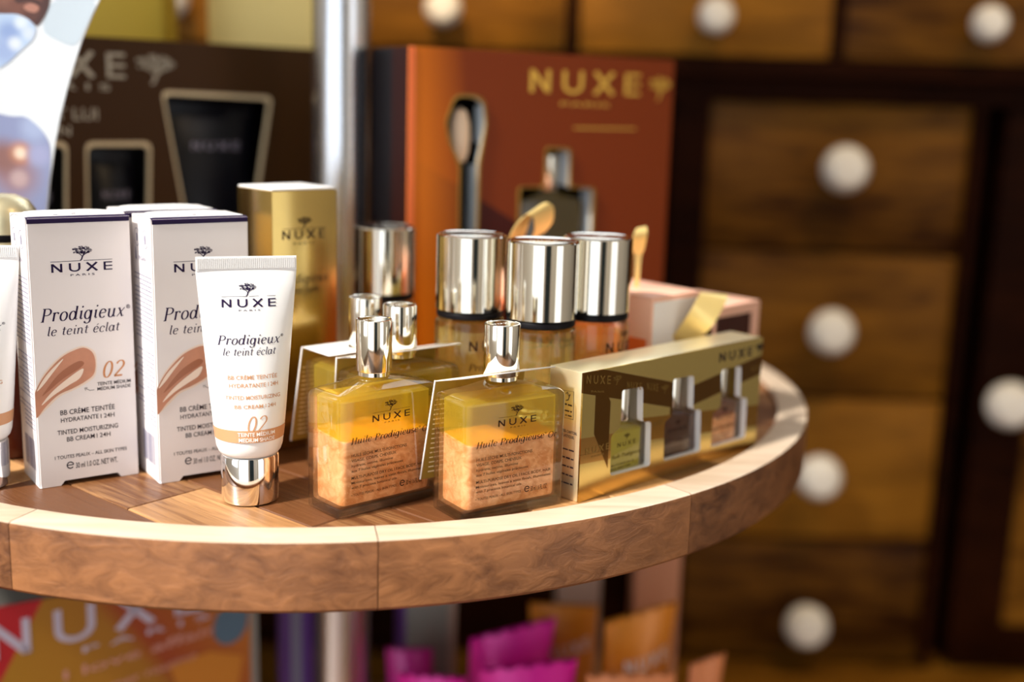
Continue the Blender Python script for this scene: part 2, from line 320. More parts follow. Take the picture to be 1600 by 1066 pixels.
# ------------------------------------------------------------------ lettering
_tc = {}
def sans(txt):
    """polygons of a line of upright capitals, baseline 0, cap height 1"""
    if txt not in _tc:
        c = bpy.data.curves.new('t', 'FONT'); c.body = txt; c.resolution_u = 3; c.size = 1; c.offset = .009
        o = bpy.data.objects.new('t', c); me = bpy.data.meshes.new_from_object(o)
        vs = [(v.co.x, v.co.y) for v in me.vertices]; fs = [tuple(p.vertices) for p in me.polygons]
        bpy.data.objects.remove(o); bpy.data.curves.remove(c); bpy.data.meshes.remove(me)
        x0 = min(v[0] for v in vs); x1 = max(v[0] for v in vs)
        _tc[txt] = ([((x-x0)/(x1-x0), y/.70) for x, y in vs], fs)
    return _tc[txt]
def stroke(pts, thick, thin, verts, faces, closed=False):
    n = len(pts); base = len(verts)
    for i in range(n):
        a = pts[(i-1) % n] if (closed or i > 0) else pts[i]; c = pts[(i+1) % n] if (closed or i < n-1) else pts[i]
        dx, dy = c[0]-a[0], c[1]-a[1]; L = math.hypot(dx, dy) or 1; dx /= L; dy /= L
        h = (thin + (thick-thin)*abs(dy)**1.6)/2
        verts.append((pts[i][0]-dy*h, pts[i][1]+dx*h)); verts.append((pts[i][0]+dy*h, pts[i][1]-dx*h))
    for i in range(n if closed else n-1):
        j = (i+1) % n; faces.append((base+2*i, base+2*i+1, base+2*j+1, base+2*j))
def arc(cx, cy, rx, ry, a0, a1, n=14): return [(cx+rx*math.cos(math.radians(a0+(a1-a0)*i/n)), cy+ry*math.sin(math.radians(a0+(a1-a0)*i/n))) for i in range(n+1)]
def dot(cx, cy, r): return [(cx, cy-r), (cx, cy+r)]
def ell(cx, cy, rx, ry): return ('C', arc(cx, cy, rx, ry, 0, 360, 20)[:-1])
SER = lambda x, y, w=.14: ('T', [(x-w, y), (x+w*.6, y)])
GL = {
 'o': (1.0, [ell(.5, .5, .38, .5)]),
 'e': (.92, [('S', [(.16, .52), (.82, .60)] + arc(.49, .56, .34, .44, 8, 180, 10)[1:] + arc(.50, .5, .36, .5, 185, 318, 10))]),
 'c': (.85, [('S', arc(.50, .5, .38, .5, 45, 318, 16)), ('D', .76, .80)]),
 'a': (1.05, [ell(.44, .5, .34, .5), ('S', [(.82, 1.0), (.82, .18), (.90, .02), (1.05, .12)])]),
 'd': (1.05, [ell(.44, .5, .34, .5), ('S', [(.82, 1.55), (.82, .18), (.90, .02), (1.05, .12)]), SER(.80, 1.53)]),
 'g': (1.0, [ell(.44, .5, .34, .5), ('S', [(.82, 1.0), (.82, -.15)] + arc(.48, -.18, .34, .32, 0, -150, 8)), ('D', .2, -.34)]),
 'h': (1.1, [('S', [(.22, 1.55), (.22, 0)]), SER(.20, 1.53), ('S', [(.22, .6)] + arc(.52, .68, .30, .32, 150, 0, 8) + [(.82, .16), (.90, .02), (1.04, .12)])]),
 'i': (.55, [('S', [(.12, .90), (.28, 1.0), (.28, .16), (.36, .02), (.50, .12)]), ('D', .34, 1.42)]),
 'l': (.52, [('S', [(.26, 1.55), (.26, .16), (.34, .02), (.48, .12)]), SER(.24, 1.53)]),
 't': (.64, [('S', [(.30, 1.35), (.30, .16), (.40, .02), (.58, .14)]), ('T', [(.04, 1.0), (.62, 1.0)])]),
 'n': (1.1, [('S', [(.06, .90), (.22, 1.0), (.22, 0)]), ('S', [(.22, .6)] + arc(.52, .68, .30, .32, 150, 0, 8) + [(.82, .16), (.90, .02), (1.04, .12)])]),
 'm': (1.6, [('S', [(.06, .90), (.22, 1.0), (.22, 0)]), ('S', [(.22, .6)] + arc(.48, .68, .27, .32, 150, 0, 8) + [(.75, 0)]), ('S', [(.75, .6)] + arc(1.02, .68, .27, .32, 150, 0, 8) + [(1.29, .16), (1.37, .02), (1.5, .12)])]),
 'u': (1.1, [('S', [(.06, .90), (.22, 1.0), (.22, .35)] + arc(.50, .33, .28, .33, 180, 350, 8)), ('S', [(.82, 1.0), (.82, .16), (.90, .02), (1.04, .12)])]),
 'r': (.78, [('S', [(.06, .90), (.24, 1.0), (.24, 0)]), ('T', [(.24, .58)] + arc(.54, .62, .28, .36, 160, 60, 7)), ('D', .68, .88)]),
 'x': (.95, [('S', [(.06, .92), (.22, 1.0), (.70, 0), (.88, .10)]), ('T', [(.86, 1.0), (.08, 0)])]),
 's': (.78, [('S', arc(.40, .74, .27, .26, 40, 270, 10) + arc(.40, .25, .29, .25, 90, -140, 10)[1:])]),
 'p': (1.05, [('S', [(.06, .90), (.24, 1.0), (.24, -.5)]), ell(.60, .5, .36, .5), SER(.26, -.5, .18)]),
 'f': (.62, [('S', arc(.60, 1.25, .28, .30, 40, 180, 8) + [(.32, -.2), (.20, -.45), (.02, -.42)]), ('T', [(.04, 1.0), (.66, 1.0)])]),
 'P': (1.15, [('S', [(.28, 1.45), (.28, 0)]), ('S', [(.28, 1.45)] + arc(.62, 1.08, .42, .37, 90, -90, 10) + [(.28, .71)]), SER(.28, 0, .22), SER(.2, 1.45, .14)]),
 'H': (1.4, [('S', [(.28, 1.45), (.28, 0)]), ('S', [(1.08, 1.45), (1.08, 0)]), ('T', [(.28, .75), (1.08, .75)]), SER(.28, 0, .2), SER(.3, 1.45, .2), SER(1.08, 0, .2), SER(1.1, 1.45, .2)]),
 'O': (1.45, [ell(.72, .72, .60, .74)]),
 '0': (1.0, [ell(.5, .72, .36, .74)]),
 '2': (1.0, [('S', arc(.48, 1.08, .34, .38, 165, -20, 10) + [(.66, .72), (.14, .06)]), ('H', [(.12, .06), (.86, .06)])]),
 ' ': (.6, []),
}
GL['é'] = (GL['e'][0], GL['e'][1] + [('T', [(.50, 1.22), (.72, 1.50)])])
def serif(txt, shear=.24, thick=.22, thin=.08, gap=.10):
    key = ('s', txt, thick)
    if key not in _tc:
        V, F = [], []; x = 0
        for ch in txt:
            adv, st = GL[ch]; v0 = len(V)
            for s in st:
                if s[0] == 'C': stroke(s[1], thick, thin, V, F, True)
                elif s[0] == 'S': stroke(s[1], thick, thin, V, F)
                elif s[0] == 'T': stroke(s[1], thin*1.3, thin*1.1, V, F)
                elif s[0] == 'H': stroke(s[1], thick, thick*.8, V, F)
                elif s[0] == 'D':
                    b0 = len(V); V.extend((s[1]+.11*math.cos(k*PI/4), s[2]+.11*math.sin(k*PI/4)) for k in range(8)); F.append(tuple(range(b0, b0+8)))
            for i in range(v0, len(V)): V[i] = (V[i][0]+x, V[i][1])
            x += adv + gap
        V = [(a+b2*shear, b2) for a, b2 in V]; x0 = min(v[0] for v in V if True); x1 = max(v[0] for v in V)
        _tc[key] = ([((a-x0)/(x1-x0), b2/1.45) for a, b2 in V], F)
    return _tc[key]
def nuxe():
    """wide, evenly spaced letters N U X E in a unit box"""
    if 'nuxe' not in _tc:
        V, F = [], []
        def st(p, t=.2): stroke(p, t, t, V, F)
        st([(.02, 0), (.02, 1)], .15); st([(.62, 0), (.62, 1)], .15); st([(.02, .97), (.62, .03)], .17)
        st([(1.22, 1), (1.22, .38)] + arc(1.54, .38, .32, .32, 180, 360, 10) + [(1.86, 1)], .15)
        st([(2.38, 1), (3.08, 0)], .17); st([(3.08, 1), (2.38, 0)], .17)
        st([(3.62, 0), (3.62, 1)], .15)
        for y in (.07, .5, .93): st([(3.62, y), (4.16, y)], .14)
        x0 = -.06; x1 = 4.16; _tc['nuxe'] = ([((a-x0)/(x1-x0), b2) for a, b2 in V], F)
    return _tc['nuxe']
def tree():
    """flat-crowned umbrella tree: curly dots for the crown, a leaning trunk"""
    if 'tree' not in _tc:
        V, F = [], []; rnd = random.Random(3)
        for k in range(95):
            a = rnd.uniform(0, 2*PI); rr = math.sqrt(rnd.random()); cx = .5+.47*rr*math.cos(a); cy = .67+.31*rr*math.sin(a)
            if cy < .50+.10*abs(cx-.5): cy = .52+.10*abs(cx-.5)
            R = rnd.uniform(.026, .046); a0 = rnd.uniform(0, 360)
            stroke(arc(cx, cy, R, R, a0, a0+250, 5), .032, .032, V, F)
        stroke([(.40, 0), (.47, .10), (.50, .24), (.57, .40), (.62, .52)], .07, .06, V, F); stroke([(.51, .28), (.42, .42), (.32, .52)], .045, .04, V, F); stroke([(.56, .36), (.68, .46), (.78, .54)], .045, .04, V, F)
        _tc['tree'] = (V, F)
    return _tc['tree']
def smooth(pts, n=5):
    out = []; N = len(pts)
    for i in range(N):
        a, b2, c, d = (Vector(pts[(i+k) % N]) for k in (-1, 0, 1, 2))
        for k in range(n):
            u = k/n; out.append(tuple(.5*((2*b2)+(c-a)*u+(2*a-5*b2+4*c-d)*u*u+(3*b2-a-3*c+d)*u**3)))
    return out
def esign():
    V, F = [], []; stroke(arc(.5, .5, .42, .42, 8, 322, 20), .15, .15, V, F); stroke([(.10, .52), (.92, .52)], .13, .13, V, F); return (V, F)
class Print:
    """flat print in face coordinates (metres), laid on a surface by a map (s, t) -> point"""
    def __init__(self, fmap): self.V = []; self.F = []; self.map = fmap
    def put(self, vf, s0, t0, s1, h, t1=None, slant=0.0):
        base = len(self.V); dt = 0 if t1 is None else t1-t0
        for x, y in vf[0]: self.V.append(self.map((s0+(s1-s0)*x + slant*y*h)*.001, (t0+dt*x+h*y)*.001))
        self.F.extend(tuple(base+i for i in f) for f in vf[1]); return self
    def poly(self, pts):
        base = len(self.V); self.V.extend(self.map(p[0]*.001, p[1]*.001) for p in pts); self.F.append(tuple(range(base, base+len(pts)))); return self
    def rect(self, s0, t0, s1, t1): return self.poly([(s0, t0), (s1, t0), (s1, t1), (s0, t1)])
    def line(self, pts, wd):
        v, f = [], []; stroke(pts, wd, wd, v, f); base = len(self.V); self.V.extend(self.map(a*.001, b2*.001) for a, b2 in v); self.F.extend(tuple(base+i for i in q) for q in f); return self
    def words(self, s0, s1, t, h, rnd, fill=1.0):
        """a line of print too small to read: word-long dashes"""
        s = s0; e = s0+(s1-s0)*fill
        while s < e-.3:
            L = rnd.uniform(.6, 2.6)*h*1.6; self.rect(s, t, min(s+L, e), t+h*rnd.uniform(.62, .78)); s += L+h*.55
        return self
    def build(self, name, mat, parent): 
        return link(name, mesh(self.V, self.F), mat, parent)
EPS = .00012
def front(w, d, e=EPS): return lambda s, t: (s-w/2, -d/2-e, t)
def left(w, d, e=EPS): return lambda s, t: (-w/2-e, -d/2+s, t)        # s runs back from the front edge

def clip_circle(poly, R, n=96):
    """convex polygon clipped to a circle of radius R about the origin"""
    out = poly
    for k in range(n):
        a = 2*PI*(k+.5)/n; nx, ny = math.cos(a), math.sin(a); src = out; out = []
        for i in range(len(src)):
            p, q = src[i-1], src[i]; dp = p[0]*nx+p[1]*ny-R; dq = q[0]*nx+q[1]*ny-R
            if (dp <= 0) != (dq <= 0):
                t = dp/(dp-dq); out.append((p[0]+(q[0]-p[0])*t, p[1]+(q[1]-p[1])*t))
            if dq <= 0: out.append(q)
        if not out: return []
    return out
def prism_me(poly, z0, z1, bev=0.0):
    bm = bmesh.new(); lo = [bm.verts.new((x, y, z0)) for x, y in poly]; hi = [bm.verts.new((x, y, z1)) for x, y in poly]; n = len(poly)
    bm.faces.new(lo); top = bm.faces.new(hi)
    for i in range(n): bm.faces.new((lo[i], lo[(i+1) % n], hi[(i+1) % n], hi[i]))
    if bev: bmesh.ops.bevel(bm, geom=[e for e in top.edges], offset=bev, segments=1, affect='EDGES')
    return finish(bm, 30)

# ------------------------------------------------------------------ room shell
def shell(name, mat, *a):
    o = link(name, box_me(*a), mat); o['kind'] = 'structure'; return o
shell('floor', M['floor'], -1.8, 2.4, -2.2, 1.8, -.06, 0)
shell('ceiling', M['ceil'], -1.8, 2.4, -2.2, 1.8, 3.7, 3.76)

def pierced_wall(name, mat, outline, hole, th, mtx):
    me = flat2d(outline, [hole], th)
    for v in me.vertices: v.co = mtx @ Vector((v.co.x, v.co.y, v.co.z))
    o = link(name, me, mat); o['kind'] = 'structure'; return o
MX = Matrix(((1, 0, 0, 0), (0, 0, 1, -2.25), (0, 1, 0, 0), (0, 0, 0, 1)))        # (x,z,depth) -> wall along x at y=-2.25
MY = Matrix(((0, 0, 1, -1.85), (1, 0, 0, 0), (0, 1, 0, 0), (0, 0, 0, 1)))        # (y,z,depth) -> wall along y at x=-2.45
pierced_wall('wall_front', M['wallp'], [(-1.8, 0), (2.4, 0), (2.4, 3.7), (-1.8, 3.7)], [(-1.75, .1), (.15, .1), (.15, 2.8), (-1.75, 2.8)], .1, MX)
pierced_wall('wall_left', M['wallp'], [(-2.2, 0), (1.8, 0), (1.8, 3.7), (-2.2, 3.7)], [(-1.8, .8), (-.46, .8), (-.46, 3.6), (-1.8, 3.6)], .1, MY)
pierced_wall('wall_right', M['wallp'], [(-2.2, 0), (1.8, 0), (1.8, 3.7), (-2.2, 3.7)], [(-2.0, .1), (-.5, .1), (-.5, 2.2), (-2.0, 2.2)], .1, Matrix(((0, 0, 1, 2.45), (1, 0, 0, 0), (0, 1, 0, 0), (0, 0, 0, 1))))
pierced_wall('wall_back', M['darkwall'], [(-1.8, 0), (2.4, 0), (2.4, 3.7), (-1.8, 3.7)], [(-1.05, 1.65), (1.45, 1.65), (1.45, 3.05), (-1.05, 3.05)], .1, Matrix(((1, 0, 0, 0), (0, 0, 1, 1.85), (0, 1, 0, 0), (0, 0, 0, 1))))
d1 = shell('cap_reflection_panel', M['teal'], .45, 1.25, -2.2, -2.16, 0, 2.3)  # added dark panel, unseen, reflected as the teal strip in the caps

# ------------------------------------------------------------------ round display table
CX, CY, RO, RI, ZL, TH = -.1271, .8297, .3342, .3145, .0036, .0350
table = thing('display_table', 'round tiered wooden display table with raised pale rim on a steel pole', 'table', (CX, CY, -Z0))
H0 = Z0      # local height of the table top
ang = math.atan2(-.637, .770); pw = .046
ca, sa = math.cos(ang), math.sin(ang)
for row in range(-8, 8):
    y0 = row*pw + .018; off = (row*.37 % 1)*.20 - .02
    for k in range(-3, 4):
        x0 = k*.21 + off; g = .00035
        poly = clip_circle([(x0+g, y0+g), (x0+.21-g, y0+g), (x0+.21-g, y0+pw-g), (x0+g, y0+pw-g)], RI-.0006)
        if len(poly) < 3: continue
        o = link('plank', prism_me(poly, H0-.020, H0, .0006), M['plank'], table); o.rotation_euler = (0, 0, ang)
link('underside', lathe_me([(0, H0-.0345), (RI-.001, H0-.0345), (RI-.001, H0-.0205), (0, H0-.0205)], 96), M['under'], table)
NS = 12
for k in range(NS):
    a0 = 2*PI*k/NS + .208; a1 = a0 + 2*PI/NS - .0014; bm = bmesh.new(); rings = []
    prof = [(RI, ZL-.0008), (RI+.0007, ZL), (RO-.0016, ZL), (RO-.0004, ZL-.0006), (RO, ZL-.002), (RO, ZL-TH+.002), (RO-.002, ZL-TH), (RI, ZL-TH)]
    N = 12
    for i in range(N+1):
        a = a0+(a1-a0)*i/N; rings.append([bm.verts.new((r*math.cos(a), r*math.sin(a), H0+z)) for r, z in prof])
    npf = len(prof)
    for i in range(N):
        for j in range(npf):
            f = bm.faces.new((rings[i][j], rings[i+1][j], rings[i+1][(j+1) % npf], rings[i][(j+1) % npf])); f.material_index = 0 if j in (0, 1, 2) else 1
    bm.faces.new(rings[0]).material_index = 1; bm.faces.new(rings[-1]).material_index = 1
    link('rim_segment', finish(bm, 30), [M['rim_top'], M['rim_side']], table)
link('lower_tier', lathe_me([(0, H0-.455), (RO-.004, H0-.455), (RO, H0-.451), (RO, H0-.424), (RO-.004, H0-.42), (0, H0-.42)], 96), M['rim_side'], table)
PX, PY, PR = -.1235-CX, .831-CY, .0203
link('pole', lathe_me([(PR, .0), (PR, 1.55)], 64, PX, PY), M['steel'], table)
link('pole_foot', lathe_me([(.22, 0), (.22, .012), (.20, .018), (PR+.003, .03), (PR+.003, .05), (PR, .052)], 64, PX, PY), M['steel'], table)
link('pole_finial', lathe_me([(PR, 1.55), (PR+.004, 1.553), (PR+.004, 1.57), (.012, 1.585), (0, 1.588)], 48, PX, PY), M['steel'], table)

# ------------------------------------------------------------------ white cartons of tinted cream
BW, BD, BH = .0507, .0336, .1383
def carton_prints(t):
    f = front(BW, BD); P = Print(f)
    P.put(nuxe(), 10.9, 111.0, 41.0, 4.3).rect(10.7, 116.25, 25.2, 116.5).rect(26.8, 116.25, 41.0, 116.5).put(tree(), 21.2, 116.4, 31.2, 7.4).put(sans('P A R I S'), 20.1, 108.8, 32, 1.0)
    P.put(serif('Prodigieux'), 4.6, 86.4, 46.6, 6.5).put(sans('®'), 47.2, 90.2, 49.3, 2.0).put(serif('le teint éclat', thick=.19), 7.6, 79.0, 43.7, 4.4)
    P.build('brand_print', M['purple'], t)
    P = Print(f)
    P.put(sans('TEINTE MÉDIUM'), 30.9, 50.8, 48.1, 1.8).put(sans('MEDIUM SHADE'), 30.8, 48.2, 48, 1.75).line([(29.3, 48.85), (27.1, 48.75), (25.0, 50.0)], .25).line([(26.0, 50.4), (24.4, 50.3), (24.9, 49.0)], .25)
    for tx, s0, t0, s1, h in (('BB CRÈME TEINTÉE', 11.8, 37.4, 39.3, 2.6), ('HYDRATANTE', 11.9, 33.5, 30.8, 2.3), ('I 24H', 31.9, 33.3, 39, 2.3), ('TINTED MOISTURIZING', 9.9, 27.1, 40.6, 2.4), ('BB CREAM', 14.4, 23.1, 28.4, 2.4), ('I 24H', 29.4, 23.1, 36.5, 2.3), ('I TOUTES PEAUX – ALL SKIN TYPES', 8, 14.2, 44.7, 1.8), ('e', 13.6, 8.3, 17.4, 4.0), ('30 ml 1.0 OZ. NET WT.', 18.2, 8.3, 39.7, 2.9)):
        P.put(esign() if tx == 'e' else sans(tx), s0, t0, s1, h)
    P.build('small_print', M['ink'], t)
    sw = [(-.0, 37.6), (-.0, 44.9), (.15, 50.7), (5.1, 59.3), (13.5, 67.5), (21.1, 71.0), (25.5, 71.4), (29.2, 68.5), (30.4, 63.1), (29.3, 57.2), (24.7, 53.7), (18.3, 50.8), (11.4, 48.3), (4.9, 42.9)]
    Print(f).poly([(max(.02, p[0]), p[1]) for p in smooth([(max(0, x + (.7 if i > 6 else -.2)), y + (.9 if 2 < i < 9 else -.9 if i > 8 else 0)) for i, (x, y) in enumerate(sw)])]).build('swatch_outline', M['sw_l'], t)
    f2 = front(BW, BD, EPS*2); Print(f2).poly([(max(.02, p[0]), p[1]) for p in smooth(sw)]).build('cream_swatch', M['sw'], t)
    f3 = front(BW, BD, EPS*3)
    Print(f3).poly(smooth([(2.8, 43.8), (7.1, 49.2), (14.1, 54.9), (23.8, 60.8), (22.3, 56.0), (16.5, 52.7), (8.9, 48.3)])).poly(smooth([(.9, 51.5), (5.4, 58.6), (12, 65), (14.5, 66.6), (9, 60), (4, 54)])).build('swatch_highlight', M['sw_l'], t)
    Print(f3).poly(smooth([(3.5, 49), (12, 59), (21, 64.5), (24.5, 64), (23, 61.5), (14, 56.5), (7, 51.2)])).build('swatch_shadow', M['sw_d'], t)
    Print(f).put(serif('02', thick=.2), 34, 54.8, 45.5, 8.2).build('shade_number', M['orange_ink'], t)
    rnd = random.Random(8); L = Print(left(BW, BD)); n = 0
    for k in range(34):
        if k in (15, 16, 27): continue
        L.words(2.5, 31.5, 107.5-k*2.35, 1.0, rnd, rnd.choice((1, 1, .97, .7)))
    for cx in (11, 25):
        L.line(arc(cx, 127, 4.6, 4.6, 0, 360, 16), .35)
    L.poly([(10, 124.5), (12.2, 124.5), (12.4, 128), (11.2, 129.8), (9.8, 128)]).poly([(23.6, 125), (26, 125), (26, 129), (24, 129)]).poly([(26, 115), (29, 115.5), (28.5, 122), (27.2, 121)]).put(sans('VEGAN'), 24, 115.5, 11, 2.2)
    L.build('side_text', M['grey_ink'], t)
    L = Print(left(BW, BD)); s = 6
    while s < 27:
        q = rnd.choice((.5, .8, 1.2)); L.rect(s, 8, s+q, 24); s += q+rnd.choice((.5, .8, 1.1))
    L.build('barcode', M['grey_ink'], t)
def carton(label, x, y, a, group):
    t = thing('cream_carton', label, 'carton', (x + BW/2*math.cos(a) - BD/2*math.sin(a), y + BW/2*math.sin(a) + BD/2*math.cos(a), 0), a, group)
    hw, hd = BW/2, BD/2
    me = panel_xz([(-hw, 0), (-hw+.0105, 0), (-hw+.0125, .0024), (-hw+.0395, .0024), (-hw+.0412, 0), (hw, 0), (hw, BH), (-hw, BH)], (), BD, -hd)
    bm = bmesh.new(); bm.from_mesh(me); bmesh.ops.remove_doubles(bm, verts=bm.verts[:], dist=1e-6)
    bmesh.ops.bevel(bm, geom=[e for e in bm.edges if e.calc_face_angle(0) > 1.2 and abs(e.verts[0].co.z-e.verts[1].co.z) > .1], offset=.0007, segments=2, affect='EDGES')
    link('carton_body', finish(bm, 40), M['carton'], t)
    # lid: dark folded front edge and a white tuck flap with curved ears
    rings = []
    for x in (-hw+.0004, hw-.0004):
        rings.append([(x, -hd-.0003, BH-.0026), (x, -hd-.0004, BH-.0006), (x, -hd+.0006, BH+.0004), (x, -hd+.0030, BH+.0005), (x, -hd+.0030, BH), (x, -hd+.0002, BH-.0004)])
    link('lid_edge', loft_me(rings, 40), M['purple'], t)
    out = [(-hw+.001, -hd+.003), (hw-.001, -hd+.003), (hw-.003, hd-.012), (hw-.006, hd-.004), (hw-.012, hd), (-hw+.012, hd), (-hw+.006, hd-.004), (-hw+.003, hd-.012)]
    link('lid_flap', prism_me(round_poly(out, .002), BH, BH+.0007), M['carton_edge'], t)
    tp = Print(lambda s, u: (s-hw, -hd+u, BH+.0009)); tp.put(sans('TEINTE MÉDIUM'), 15, 12, 36, 3).put(sans('MEDIUM SHADE'), 15, 6, 36, 3); tp.build('lid_print', M['grey_ink'], t)
    for sgn in (-1,):
        pts = arc(0, 0, .0145, .0030, 10, 170, 8); link('dust_flap', loft_me([[(sgn*hw+dx, p[0], BH-.0018+p[1]) for p in pts] + [(sgn*hw+dx, p[0], BH-.0024+p[1]) for p in reversed(pts)] for dx in (-.0003, .0003)]), M['carton_edge'], t)
    carton_prints(t); return t
GC = 'white cream cartons on the table'
carton('white tinted cream carton at far left with whole front printed and uncovered', -.23924, .56877, .6205, GC)
carton('white tinted cream carton half covered by the standing white tube', -.18196, .58202, .5938, GC)
carton('white tinted cream carton at the back with only its lid showing', -.18196-.0365*math.sin(.5938)-.003, .58202+.0365*math.cos(.5938), .5938, GC)

# ------------------------------------------------------------------ white tubes standing on silver caps
def tube_w(z):
    u = max(0, min(1, (z-.033)/(.117-.033))); return .0168+(.0242-.0168)*u**.9, .0168*(1-u)**.75*(1-.02*u)+.0006
def tube(label, x, y, a):
    t = thing('cream_tube', label, 'tube', (x, y, 0), a, 'white cream tubes')
    cap = link('cap', lathe_me([(.0132, 0), (.0141, .0008), (.0143, .002), (.0144, .0235), (.0140, .0244), (.0120, .0247)], 56), M['chrome'], t); tag(cap, 'polished silver screw cap')
    N = 48; rings = []
    for z, k in ((.0249, .70), (.0252, .84), (.0268, .92), (.0295, .975), (.033, 1.0)): rings.append([(.0168*k*math.cos(2*PI*i/N), .0168*k*math.sin(2*PI*i/N), z) for i in range(N)])
    for j in range(1, 15):
        z = .033+(.117-.033)*j/14; w_, d_ = tube_w(z); rings.append([(w_*math.cos(2*PI*i/N), d_*math.sin(2*PI*i/N), z) for i in range(N)])
    link('tube_body', loft_me(rings, 50), M['tube'], t)
    bm = bmesh.new(); nb = 52; hw = .0241     # ribbed crimp
    box_bm(bm, -hw, hw, -.0006, .0006, .1168, .1236)
    for i in range(nb):
        xx = -hw+.0006+(2*hw-.0012)*i/nb; box_bm(bm, xx, xx+.00045, -.00105, .00105, .1178, .1232)
    link('crimped_end', finish(bm), M['tube'], t)
    def f(s, z, e=EPS*1.5):
        w_, d_ = tube_w(z); k = max(-1, min(1, s/w_)); return (s, -d_*math.sqrt(max(0, 1-k*k))-e, z)
    P = Print(f); P.put(nuxe(), -12.7, 99.5, 13.3, 3.9).rect(-12.7, 104.5, -1.0, 104.7).rect(.4, 104.5, 13.3, 104.7).put(tree(), -4.4, 104.6, 4.1, 6.4).put(sans('P A R I S'), -4.7, 97.6, 5.6, .75)
    P.put(serif('Prodigieux', thick=.20), -15.3, 81.7, 15, 4.3).put(sans('®'), 15.2, 84.6, 16.6, 1.2).put(serif('le teint éclat', thick=.18), -12.8, 76.4, 12.7, 3.4); P.build('brand_print', M['purple'], t)
    P = Print(f)
    for tx, s0, t0, s1, h in (('BB CRÈME TEINTÉE', -11, 64.8, 12.9, 2.0), ('HYDRATANTE', -10.5, 60.9, 7.1, 2.0), ('I 24H', 8.2, 61, 13.2, 2.0), ('TINTED MOISTURIZING', -12.4, 55.1, 14.2, 1.9), ('BB CREAM', -8.3, 50.7, 5.4, 1.8), ('I 24H', 6.6, 50.8, 11.7, 1.8)): P.put(sans(tx), s0, t0, s1, h)
    P.put(serif('02', thick=.16), -2.5, 39.3, 7.4, 7.4); P.build('small_print', M['tan_ink'], t)
    rings = []
    for z in (.0285+.008, .0395+.003):
        w_, d_ = tube_w(z); rings.append([((w_+EPS)*math.cos(2*PI*i/N), (d_+EPS)*math.sin(2*PI*i/N), z) for i in range(N)])
    # printed shade band
    zb0, zb1 = .0340, .0400; rings = []
    for j in range(4):
        z = zb0+(zb1-zb0+.0)*j/3; w_, d_ = tube_w(z); rings.append([((w_+EPS)*math.cos(2*PI*i/N), (d_+EPS)*math.sin(2*PI*i/N), z) for i in range(N)])
    link('shade_band', loft_me(rings, 50, cap=False), M['tan_ink'], t)
    P = Print(lambda s, z: f(s, z, EPS*4)); P.put(sans('TEINTE MÉDIUM'), -7.3, 37.3, 10.9, 1.8).put(sans('MEDIUM SHADE'), -6.8, 34.6, 10.8, 1.8); P.build('shade_print', M['white_ink'], t); return t
tube('white cream tube standing on its silver cap before the cartons', -.1305, .5645, .33)
tube('white cream tube cut off by the left edge of the photo', -.2715, .5735, .30)

# ------------------------------------------------------------------ square bottles of shimmering oil
OWd, ODp, OHt = .0606, .0278, .0622
def ring2(hw, hd, r, z, n=5): return [(x, y, z) for x, y in rrect(hw, hd, r, n)]
bw2, bd2 = OWd/2, ODp/2
ME = {}
ME['bottle_glass'] = loft_me([ring2(bw2-.0012, bd2-.0012, .0012, 0), ring2(bw2-.0003, bd2-.0003, .0014, .0004), ring2(bw2, bd2, .0016, .0012), ring2(bw2, bd2, .0016, .0575), ring2(bw2-.0004, bd2-.0004, .0018, .0592), ring2(bw2-.0016, bd2-.0014, .0022, .0606),
    ring2(bw2-.0036, bd2-.0026, .003, .0614), ring2(bw2-.012, bd2-.0055, .006, .0632), ring2(.0095, .0078, .0070, .0650), ring2(.0068, .0068, .0067, .0660), ring2(.0066, .0066, .0065, .0705)], 28)
def inner(z0, z1, wob=0.0, inx=.0042, iny=.0028):
    hw, hd = bw2-inx, bd2-iny; return hw, hd
hw, hd = bw2-.0034, bd2-.0019
ME['sediment'] = loft_me([ring2(hw-.002, hd-.002, .002, .0048), ring2(hw-.0004, hd-.0004, .003, .0056), ring2(hw, hd, .0034, .0072), [(x, y, .0395+.0012*math.sin(x*130+1)+.0010*(y/hd)) for x, y in rrect(hw, hd, .0034)], [(x, y, .0402+.0012*math.sin(x*130+1)+.0010*(y/hd)) for x, y in rrect(hw-.0012, hd-.0012, .0025)]], 30)
ME['oil'] = loft_me([[(x, y, .0404+.0012*math.sin(x*130+1)+.0010*(y/hd)) for x, y in rrect(hw, hd, .0034)], ring2(hw, hd, .0034, .0572), ring2(hw-.003, hd-.002, .0034, .0590)], 30)
ME['glass_base'] = loft_me([ring2(bw2-.0020, bd2-.0016, .0012, .0004), ring2(bw2-.0014, bd2-.0010, .0014, .0012), ring2(bw2-.0014, bd2-.0010, .0014, .0040), ring2(bw2-.0020, bd2-.0016, .0016, .0046)], 28)
ME['small_cap'] = lathe_me([(.0082, .0683), (.0088, .0684), (.0090, .0688), (.0090, .0936), (.0087, .0943), (.0082, .0944), (.0078, .0941), (0, .0941)], 48)
ME['neck_ring'] = lathe_me([(.0074, .0662), (.0082, .0663), (.0082, .0683), (.0074, .0684)], 40)
